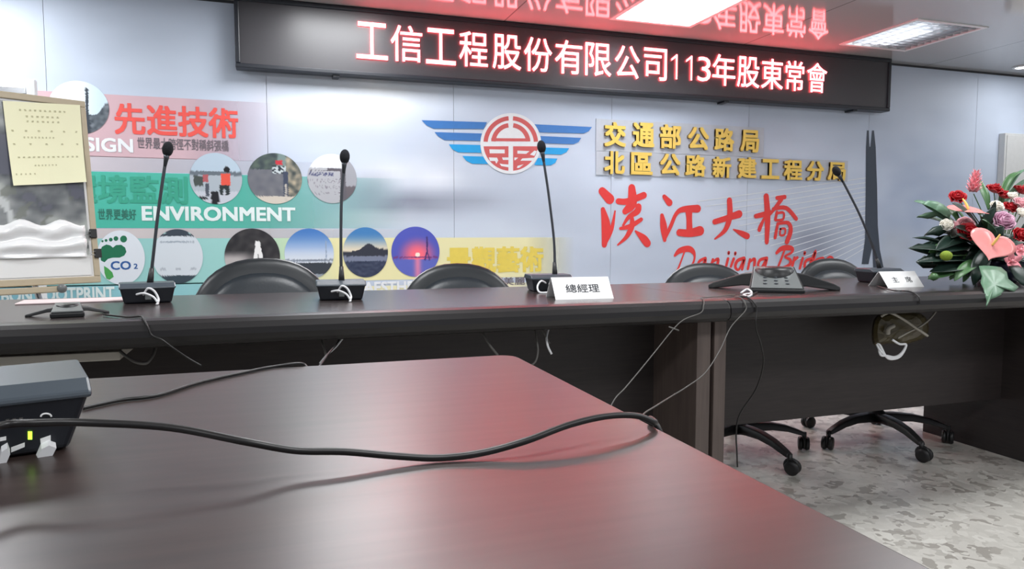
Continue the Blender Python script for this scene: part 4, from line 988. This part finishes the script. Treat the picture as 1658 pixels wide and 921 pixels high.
for O_ in (([(78, 545), (140, 515), (200, 522), (240, 560), (205, 585), (140, 567)]), ([(128, 632), (180, 588), (225, 612), (252, 596), (285, 630), (345, 640), (350, 672), (270, 688), (235, 668), (170, 668)]), ([(108, 480), (180, 470), (260, 488), (330, 520), (240, 505), (180, 490)]),
           ([(178, 462), (230, 415), (300, 395), (320, 440), (270, 470), (230, 462)]), ([(215, 500), (270, 470), (300, 500), (350, 470), (370, 520), (330, 560), (280, 545), (240, 555), (225, 530)]), ([(200, 720), (230, 690), (290, 680), (280, 715), (235, 748)])):
    yy = 2.06 + .012 * len(O_); cut_leaf(O_, lambda y: yy, 'leaf' if O_[0][1] < 700 else 'leaf_mid')
random.seed(21)
for k in range(62):
    cx_, cy_ = random.uniform(1520, 1690), random.uniform(345, 452)
    if k >= 40: cx_, cy_ = random.uniform(1520, 1600), random.uniform(372, 440)
    if cx_ < 1560 and cy_ < 372: cy_ += 40
    a = math.atan2(cy_ - 400, cx_ - 1600) + random.uniform(-.6, .6); L_ = random.uniform(22, 40); yy = random.uniform(2.1, 2.3)
    leaf([(cx_ - math.cos(a) * L_, cy_ - math.sin(a) * L_ * .8, yy), (cx_, cy_ - 4, yy - .03), (cx_ + math.cos(a) * L_ * .8, cy_ + math.sin(a) * L_ * .7, yy - .05)], random.uniform(.012, .022), random.choice(['leaf', 'leaf', 'leaf', 'leaf_mid']), up=Vector((random.uniform(-.4, .4), -.8, .6)))
p = loc(1532, 414, 2.03); mb = MB(); mb.ball(p, (.021, .021, .019), 14, 10); mb.build('button_bloom', mat('yellow_green_bloom', (128, 150, 44), .8, scale=400, bump=.8, var=.3), fl, smooth=True); stem_to(p)
p = loc(1512, 448, 2.04); mb = MB(); mb.ball(p, (.018, .016, .014), 12, 8); mb.build('button_bloom', 'leaf_mid', fl, smooth=True); stem_to(p)
mb = MB(); mb.ball((0, 0, .12), (.10, .08, .07), 16, 10); mb.build('foam_block', 'leaf', fl, smooth=True)
for q in STEMS:
    mb = MB(); mb.tube([Vector((q.x * .15, q.y * .2, .1)), q * .55 + Vector((0, 0, .05)), q], .0022, 6); mb.build('flower_stem', 'stem', fl, smooth=True)

# ================================================================ easel with notice board, left
ea, el = rad(59), rad(7)
P0 = at_y(163, 457, 3.3); ex = Vector((math.sin(ea), math.cos(ea), 0)); en = Vector((math.cos(ea), -math.sin(ea), 0))
eu = Vector((0, 0, 1)) * math.cos(el) - en * math.sin(el); ef = ex.cross(eu) ; ef = ef if ef.dot(en) > 0 else -ef
BW, BH = .86, .742
def eb(x, z, d=0): return P0 + ex * (x - BW) + eu * z + ef * d           # x from the board's left edge, z up the board
TB = Matrix(((ex.x, ef.x, eu.x), (ex.y, ef.y, eu.y), (ex.z, ef.z, eu.z))).to_4x4()
def board_box(mb, x0, x1, z0, z1, d0, d1, mi=None):
    T = Matrix.Translation(P0 - ex * BW) @ TB; return mb.box(x0, x1, d0, d1, z0, z1, mi, T)
def board_uv(px, py, d=.0):
    r = ray(px, py); k = ((P0 + ef * d) - _O).dot(ef) / r.dot(ef); q = _O + r * k - (P0 - ex * BW); return q.dot(ex), q.dot(eu)
et = thing('easel', 'metal and wood easel standing behind the left end of the table', 'easel', (0, 0, 0))
leg_top = eb(BW * .5, .86, -.05)
for s_, nm in ((.12, 'leg'), (.74, 'leg')):
    a = eb(BW * s_, 0, -.03); foot = a + Vector((0, 0, 0)) + (a - eb(BW * .5, 1.1, -.03)).normalized() * .78; foot.z = 0.0
    mb = MB(); mb.tube([foot, a, eb(BW * (.5 + (s_ - .5) * .3), .70, -.03)], .011, 8, smooth=1); mb.build(nm, 'alu', et, smooth=True)
mb = MB(); bk = eb(BW * .45, 0, -.5); bk.z = 0; mb.tube([bk, eb(BW * .45, .66, -.03)], .011, 8, smooth=1); mb.build('leg', 'alu', et, smooth=True)
mb = MB(); board_box(mb, BW * .06, BW * .82, -.03, -.008, -.035, .03); mb.build('ledge', 'easel_wood', et, bevel=.002)
u_, v_ = board_uv(95, 463); mb = MB(); mb.ball(eb(u_, v_ - .012, .035), (.018, .014, .018), 12, 8); mb.build('knob', 'phone_grey', et, smooth=True)
nb = thing('notice_board', 'beige framed board on the easel at the left edge, leaning back', 'notice board', P0 - ex * BW)
NBO = P0 - ex * BW
def nb_build(mb, name, m, par=nb, **kw):
    mb.v = [tuple(Vector(v) - NBO) for v in mb.v]; return mb.build(name, m, par, **kw)
mb = MB(); board_box(mb, .006, BW - .006, .006, BH - .006, -.012, .0); nb_build(mb, 'backing', 'card')
for q in ((0, BW, 0, .026), (0, BW, BH - .026, BH), (0, .022, .026, BH - .026), (BW - .022, BW, .026, BH - .026)):
    mb = MB(); board_box(mb, q[0], q[1], q[2], q[3], -.014, .008); nb_build(mb, 'frame_rail', 'easel_wood', bevel=.003)
# aerial photograph sheet pinned on the board
def aer(u, v):
    a, b = u * 6, v * 6
    n1 = noise.fractal(Vector((a * .8, b * .8, 4.2)), 1, 2, 4); n2 = noise.noise(Vector((a * 2.2, b * 2.2, 9)))
    c = mixc((86, 90, 96), (176, 180, 176), max(0, min(1, .45 + n1 * 1.5)))
    if n2 > .25: c = mixc(c, (112, 116, 108), .7)
    if n1 < -.3: c = (98, 100, 112)
    if abs((u - .62) + (v - .5) * .35 + .02 * n2) < .016: c = (196, 200, 200)
    if v < .34: c = mixc(c, (214, 216, 214), .3 * sm(.34, .2, v))
    if v < .2 and abs(v - .165 - .015 * n1) < .018: c = (110, 112, 112)
    if v < .12: c = (240, 240, 238)
    return c
ap = grid_print('aerial_photo_sheet', aer, 90, 80, lambda u, v: eb(.03 + (BW - .062) * u, .032 + (BH - .066) * v, .0035), 'print_gloss', None)
tag(ap, 'grey aerial photo sheet filling the notice board, white at its foot', 'photo print')
ap.modifiers.new('t', 'SOLIDIFY').thickness = .0006
# crinkled film over the lower part, coloured near-white as glare
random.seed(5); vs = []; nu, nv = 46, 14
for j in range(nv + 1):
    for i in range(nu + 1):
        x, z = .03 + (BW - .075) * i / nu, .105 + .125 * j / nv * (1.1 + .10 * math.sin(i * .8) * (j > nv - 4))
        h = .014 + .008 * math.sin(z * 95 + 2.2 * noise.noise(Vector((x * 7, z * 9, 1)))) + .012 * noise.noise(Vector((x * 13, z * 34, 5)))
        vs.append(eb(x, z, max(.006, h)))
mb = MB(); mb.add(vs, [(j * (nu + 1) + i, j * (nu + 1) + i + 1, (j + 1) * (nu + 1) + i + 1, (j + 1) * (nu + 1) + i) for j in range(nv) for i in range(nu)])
tag(mb.build('glare_film', 'film', None, smooth=True, solid=.0006), 'crinkled plastic film coloured white as glare across the lower part of the notice board', 'plastic film')
# yellow notice
c4 = [board_uv(*q) for q in ((3, 164), (128, 171), (137, 296), (19, 302))]
def yq(s_, t_, d=.0):
    a = [c4[0][k] * (1 - s_) + c4[1][k] * s_ for k in (0, 1)]; b = [c4[3][k] * (1 - s_) + c4[2][k] * s_ for k in (0, 1)]
    return eb(a[0] * (1 - t_) + b[0] * t_, a[1] * (1 - t_) + b[1] * t_, .010 + .012 * t_ ** 3 * (.4 + .6 * abs(math.cos(s_ * 3))) + d)
mb = MB(); n = 12
mb.add([yq(i / n, j / n) for j in range(n + 1) for i in range(n + 1)], [(j * (n + 1) + i, j * (n + 1) + i + 1, (j + 1) * (n + 1) + i + 1, (j + 1) * (n + 1) + i) for j in range(n) for i in range(n)], 0)
random.seed(3)
def marks(s0, s1, t0, h, cnt):
    for k in range(cnt):
        s_ = s0 + (s1 - s0) * k / max(1, cnt - 1); w2 = (s1 - s0) / max(6, cnt) * .3; w2 = min(w2, .018)
        for q in range(2):
            a, b = s_ - w2 * random.uniform(.5, 1), s_ + w2 * random.uniform(.5, 1); tt = t0 + h * (q * .55)
            mb.add([yq(a, tt, .0008), yq(b, tt, .0008), yq(b, tt + h * .3, .0008), yq(a, tt + h * .3, .0008)], [(0, 1, 2, 3)], 1)
marks(.2, .78, .09, .022, 10); marks(.28, .68, .165, .022, 7); marks(.28, .68, .225, .022, 7); marks(.08, .92, .34, .022, 6); marks(.22, .6, .42, .02, 9); marks(.08, .92, .5, .02, 5)
marks(.12, .9, .66, .018, 13); marks(.32, .6, .76, .018, 7); marks(.06, .3, .86, .02, 5)
tag(mb.build('notice_sheet', ['yellow_paper', 'paper_ink'], None, smooth=False, solid=.0004), 'pale yellow printed notice pinned to the top of the notice board', 'notice')
for i, (px, py) in enumerate(((150, 378), (158, 410))):
    u_, v_ = board_uv(px, py, .01); u_ = min(u_, BW - .006)
    bc = thing('binder_clip', ['upper black binder clip on the right edge of the notice board', 'lower black binder clip on the right edge of the notice board'][i], 'clip', eb(u_, v_, .012), 0, 'binder clips')
    bo = eb(u_, v_, .012); mb = MB(); T = Matrix.Translation(Vector((0, 0, 0))) @ TB
    mb.prism([(-.005, -.018), (.006, -.018), (.006, .018), (-.005, .018)], -.012, .014, T=T); mb.build('clip_body', 'black', bc, bevel=.002)
    mb = MB(); mb.tube([TB @ Vector((-.010, .0065, -.008)), TB @ Vector((-.028, .0085, -.005)), TB @ Vector((-.028, .0085, .005)), TB @ Vector((-.010, .0065, .008))], .0012, 6, smooth=1); mb.build('clip_handle', 'alu', bc)

# whiteboard standing behind the easel
WBX, WBY = at_y(56, 140, 4.3).x, 4.3; wt = at_y(56, 129, 4.3).z
wbd = thing('whiteboard', 'silver edged whiteboard standing behind the notice board at the left edge', 'whiteboard', (WBX - .6, WBY, 0))
mb = MB(); mb.box(-.6, .56, .0, .018, .8, wt - .07); mb.build('writing_surface', 'white_enamel', wbd)
for nm, q in (('frame_rail', (-.6, .56, -.004, .024, wt - .075, wt - .04)), ('frame_rail', (-.6, .56, -.004, .024, .78, .8))): mb = MB(); mb.box(*q); mb.build(nm, 'alu', wbd, bevel=.003)
for x in (-.62, .565): mb = MB(); mb.box(x, x + .04, -.01, .03, 0, wt); mb.build('post', 'white_enamel', wbd, bevel=.004)
for x in (-.62, .565): mb = MB(); mb.box(x, x + .04, -.22, .24, 0, .03); mb.build('foot', 'white_enamel', wbd, bevel=.004)

# papers on the left end of the table
pc = at_z(125, 489, TZ)
mb = MB(); mb.box(-.17, .15, -.02, .10, 0, .004, T=Matrix.Rotation(rad(5), 4, 'Z')); o = mb.build('paper_stack', 'pink_paper', None, bevel=.001); o.location = (pc.x + .02, pc.y - .01, TZ + .0006)
tag(o, 'thin pinkish-white stack of papers behind the small extension microphone', 'papers')

# ================================================================ cables
def hang(pts, r, m, name, label, cat='cable', n=8):
    """pts = (px, py, Y) for points in the vertical plane at depth Y, or ready Vectors"""
    P = [q if isinstance(q, Vector) else at_y(*q) for q in pts]
    mb = MB(); mb.tube(P, r, n); return tag(mb.build(name, m, None, smooth=True), label, cat)
def over(px, py, pm, z0=TZ, r=.0):
    """a point above the tabletop seen at (px, py) whose foot on the table is seen at (px, pm)"""
    g = at_z(px, pm, z0); q = at_y(px, py, g.y); return Vector((g.x, g.y, max(q.z, z0 + r + .0006 * (r > 0))))
CR = .0034
big = [over(-140, 735, 850, r=CR), over(0, 690, 786, r=CR), over(70, 684, 780, r=CR), over(150, 684, 778, r=CR), over(280, 692, 770, r=CR), over(400, 715, 770, r=CR), over(480, 729, 763, r=CR), over(560, 731, 757, r=CR), over(640, 738, 752, r=CR), over(710, 748, 748, r=CR),
       over(780, 733, 743, r=CR), over(850, 714, 734, r=CR), over(920, 688, 718, r=CR), over(980, 674, 706, r=CR), over(1030, 673, 698, r=CR), over(1060, 684, 694, r=CR), Vector((.3885, .687, TZ + CR + .0015)), Vector((.3965, .678, TZ - .010)), Vector((.402, .665, .68)), Vector((.41, .60, .4)), Vector((.43, .5, .06)), Vector((.5, .35, .006)), Vector((.8, .1, .006))]
mb = MB(); mb.tube(big, CR, 10, smooth=8); tag(mb.build('black_cable', 'blackcord', None, smooth=True), 'thick black cable looping across the foreground table and over its right edge', 'cable')
thin = [at_z(x, y, TZ + .0026) for x, y in ((134, 661), (160, 655), (200, 647), (255, 640), (320, 620), (390, 604), (440, 594), (490, 589))] + [Vector((.055, 1.19, TZ - .02)), at_y(532, 572, 1.6), at_y(546, 556, 1.95), at_y(550, 545, 1.98)]
mb = MB(); mb.tube(thin, .0024, 8, smooth=8); tag(mb.build('thin_cable', 'blackcord', None, smooth=True), 'thin black cable from the desk unit to the far edge of the foreground table', 'cable')
NO = 1.849
def E4(px, dx=0.0):     # a cable's way over the rounded front edging
    X = at_y(px, 482, 1.89).x
    return [Vector((X + dx * i, y, z)) for i, (y, z) in enumerate(((1.925, .7556), (1.898, .7556), (1.874, .7495), (1.8575, .738), (1.8525, .718)))]
hang([at_z(168, 509, TZ + .0045), at_z(205, 513, TZ + .0045), *E4(222, .0085), (262, 550, NO - .006), (280, 563, NO - .01), (305, 580, NO - .01), (326, 592, NO - .02)], .0024, 'blackcord', 'thin_cable', 'thin black cable hanging over the table edge right of the small extension microphone')
hang([(194, 568, 1.97), (205, 577, 1.96), (220, 586, 1.95), (236, 588, 1.95), (246, 578, 1.96), (252, 562, 1.98), (254, 548, 1.99)], .0042, 'greycord', 'cable_loop', 'grey cable loop hanging at the end of the pale undershelf')
hang([(521, 545, 1.97), (522, 556, 1.95), (526, 568, 1.94), (528, 580, 1.94)], .003, 'greycord', 'cable_tie', 'short grey cable end hanging below the table, left of the crossing tie')
hang([(518, 588, 1.93), (530, 574, 1.92), (545, 560, 1.93), (556, 546, 1.95)], .0028, 'cord', 'cable_tie', 'white cable tie crossing the thin cable under the table edge')
hang([(779, 532, 1.97), (785, 545, 1.95), (794, 560, 1.94), (806, 575, 1.94)], .0036, 'greycord', 'cord_end', 'grey cord end hanging below the table above the far corner of the foreground table')
hang([(866, 530, 1.97), (869, 550, 1.95), (871, 568, 1.94), (867, 585, 1.93), (856, 594, 1.93)], .003, 'greycord', 'cord_end', 'grey cord curling down below the table under the third microphone')
hang([(876, 532, 1.96), (884, 545, 1.95), (890, 556, 1.95)], .0024, 'greycord', 'cord_end', 'thin dark cord beside the white hook-shaped cord end')
hang([(888, 532, 1.97), (885, 546, 1.95), (887, 560, 1.94), (893, 573, 1.94)], .0034, 'cord', 'cord_end', 'white hook-shaped cord end hanging below the table')
hang([at_z(1190, 477, TZ + .0045), at_z(1150, 481, TZ + .0045), *E4(1146, -.012), (1108, 517, NO - .006), (1090, 533, NO - .02), (1064, 565, 1.8), (1038, 597, 1.75), (1012, 628, 1.7), (994, 648, 1.65), (975, 690, 1.6), (965, 730, 1.55)], .0017, 'greycord', 'thin_cable', 'thin grey cable running from the conference phone down left of the table joint')
hang([(1083, 529, NO - .03), (1099, 535, NO - .03)], .0022, 'greycord', 'cable_tie', 'small grey tie around the cable left of the table joint')
hang([at_z(1217, 472, TZ + .0045), at_z(1204, 479, TZ + .0045), *E4(1202, -.004), (1183, 530, NO - .01), (1166, 566, 1.80), (1142, 603, 1.72), (1112, 626, 1.62), (1086, 642, 1.5), (1062, 657, 1.4), (1040, 672, 1.3), (1025, 700, 1.2)], .0017, 'greycord', 'thin_cable', 'thin grey cable crossing in front of the twin leg panels')
hang([at_z(1226, 473, TZ + .0045), at_z(1208, 480, TZ + .0045), *E4(1208, .003), (1224, 530, NO - .004), (1233, 560, 1.86), (1236, 590, 1.88), (1224, 630, 1.9), (1198, 670, 1.92), (1192, 700, 1.92), (1193, 730, 1.92), (1194, 756, 1.92)], .0026, 'blackcord', 'thin_cable', 'thin black cable hanging from the conference phone in front of the right table')
hang([at_z(1420, 463, TZ + .0045), at_z(1445, 470, TZ + .0045), at_z(1462, 471, TZ + .0045), *E4(1475)], .0026, 'blackcord', 'thin_cable', 'short black cable in front of the second name card')
# white cord coil by the conference phone
hang([at_z(1200, 474, TZ + .004), at_z(1210, 468, TZ + .012), at_z(1217, 474, TZ + .006), at_z(1204, 477, TZ + .004), at_z(1212, 480, TZ + .004), at_z(1218, 476, TZ + .004)], .0034, 'cord', 'white_cord', 'small white cord coil at the left foot of the conference phone keypad', 'cord')
# wrapped cord bundle under the right table
bp = at_y(1450, 540, 2.04)
bd = thing('cord_bundle', 'white cord bundle in olive wrapping hanging under the right table', 'cord bundle', bp)
def bl(x, y, Y=2.04): return at_y(x, y, Y) - bp
def cc(x, y, Y=2.04): return bl(1380 + x / 8.375, 490 + y / 8.375, Y)
mb = MB(); n = 22; vs = []
ring_ = [(300, 170), (420, 110), (700, 100), (950, 110), (1060, 250), (1060, 420), (960, 520), (800, 540), (720, 600), (560, 560), (440, 560), (330, 600), (260, 600), (240, 420), (260, 260)]
for Y_, k in ((2.03, .6), (2.05, .95), (2.10, 1.0), (2.14, .7)):
    for x, y in ring_: vs.append(cc(650 + (x - 650) * k, 350 + (y - 350) * k, Y_ + .012 * noise.noise(Vector((x * .01, y * .01, Y_ * 30)))))
q = len(ring_); mb.add(vs, [(i * q + j, i * q + (j + 1) % q, (i + 1) * q + (j + 1) % q, (i + 1) * q + j) for i in range(3) for j in range(q)] + [tuple(range(q)), tuple(3 * q + j for j in range(q))])
mb.build('wrapping', 'olive', bd, smooth=False, sub=1)
for k, (r_, dy) in enumerate(((1, 0), (.9, 14), (1.08, -10))):
    pts = [cc(330 + k * 12, 560, 2.03), cc(380, 660 * r_ - 10, 2.02), cc(470, 730 + dy, 2.015), cc(580, 745 + dy, 2.015), cc(670, 690 + dy, 2.02), cc(730, 570, 2.025), cc(640, 560, 2.025), cc(540, 500, 2.025)]
    mb = MB(); mb.tube(pts, .0042, 8); mb.build('cord_loop', 'cord', bd, smooth=True)
for pts, r_ in (([cc(390, 185, 2.01), cc(450, 150, 2.0), cc(530, 140, 2.0), cc(700, 230, 2.0), cc(860, 340, 2.0), cc(1020, 450, 2.0)], .0048), ([cc(620, 480, 2.02), cc(760, 400, 2.01), cc(920, 320, 2.01), cc(1050, 220, 2.01), cc(1150, 90, 2.03), cc(1165, 40, 2.04)], .0036), ([cc(480, 420, 2.02), cc(490, 350, 2.015), cc(560, 310, 2.015)], .0085)):
    mb = MB(); mb.tube(pts, r_, 8); mb.build('cord_end', 'dullcord', bd, smooth=True)
bpy.context.view_layer.update()
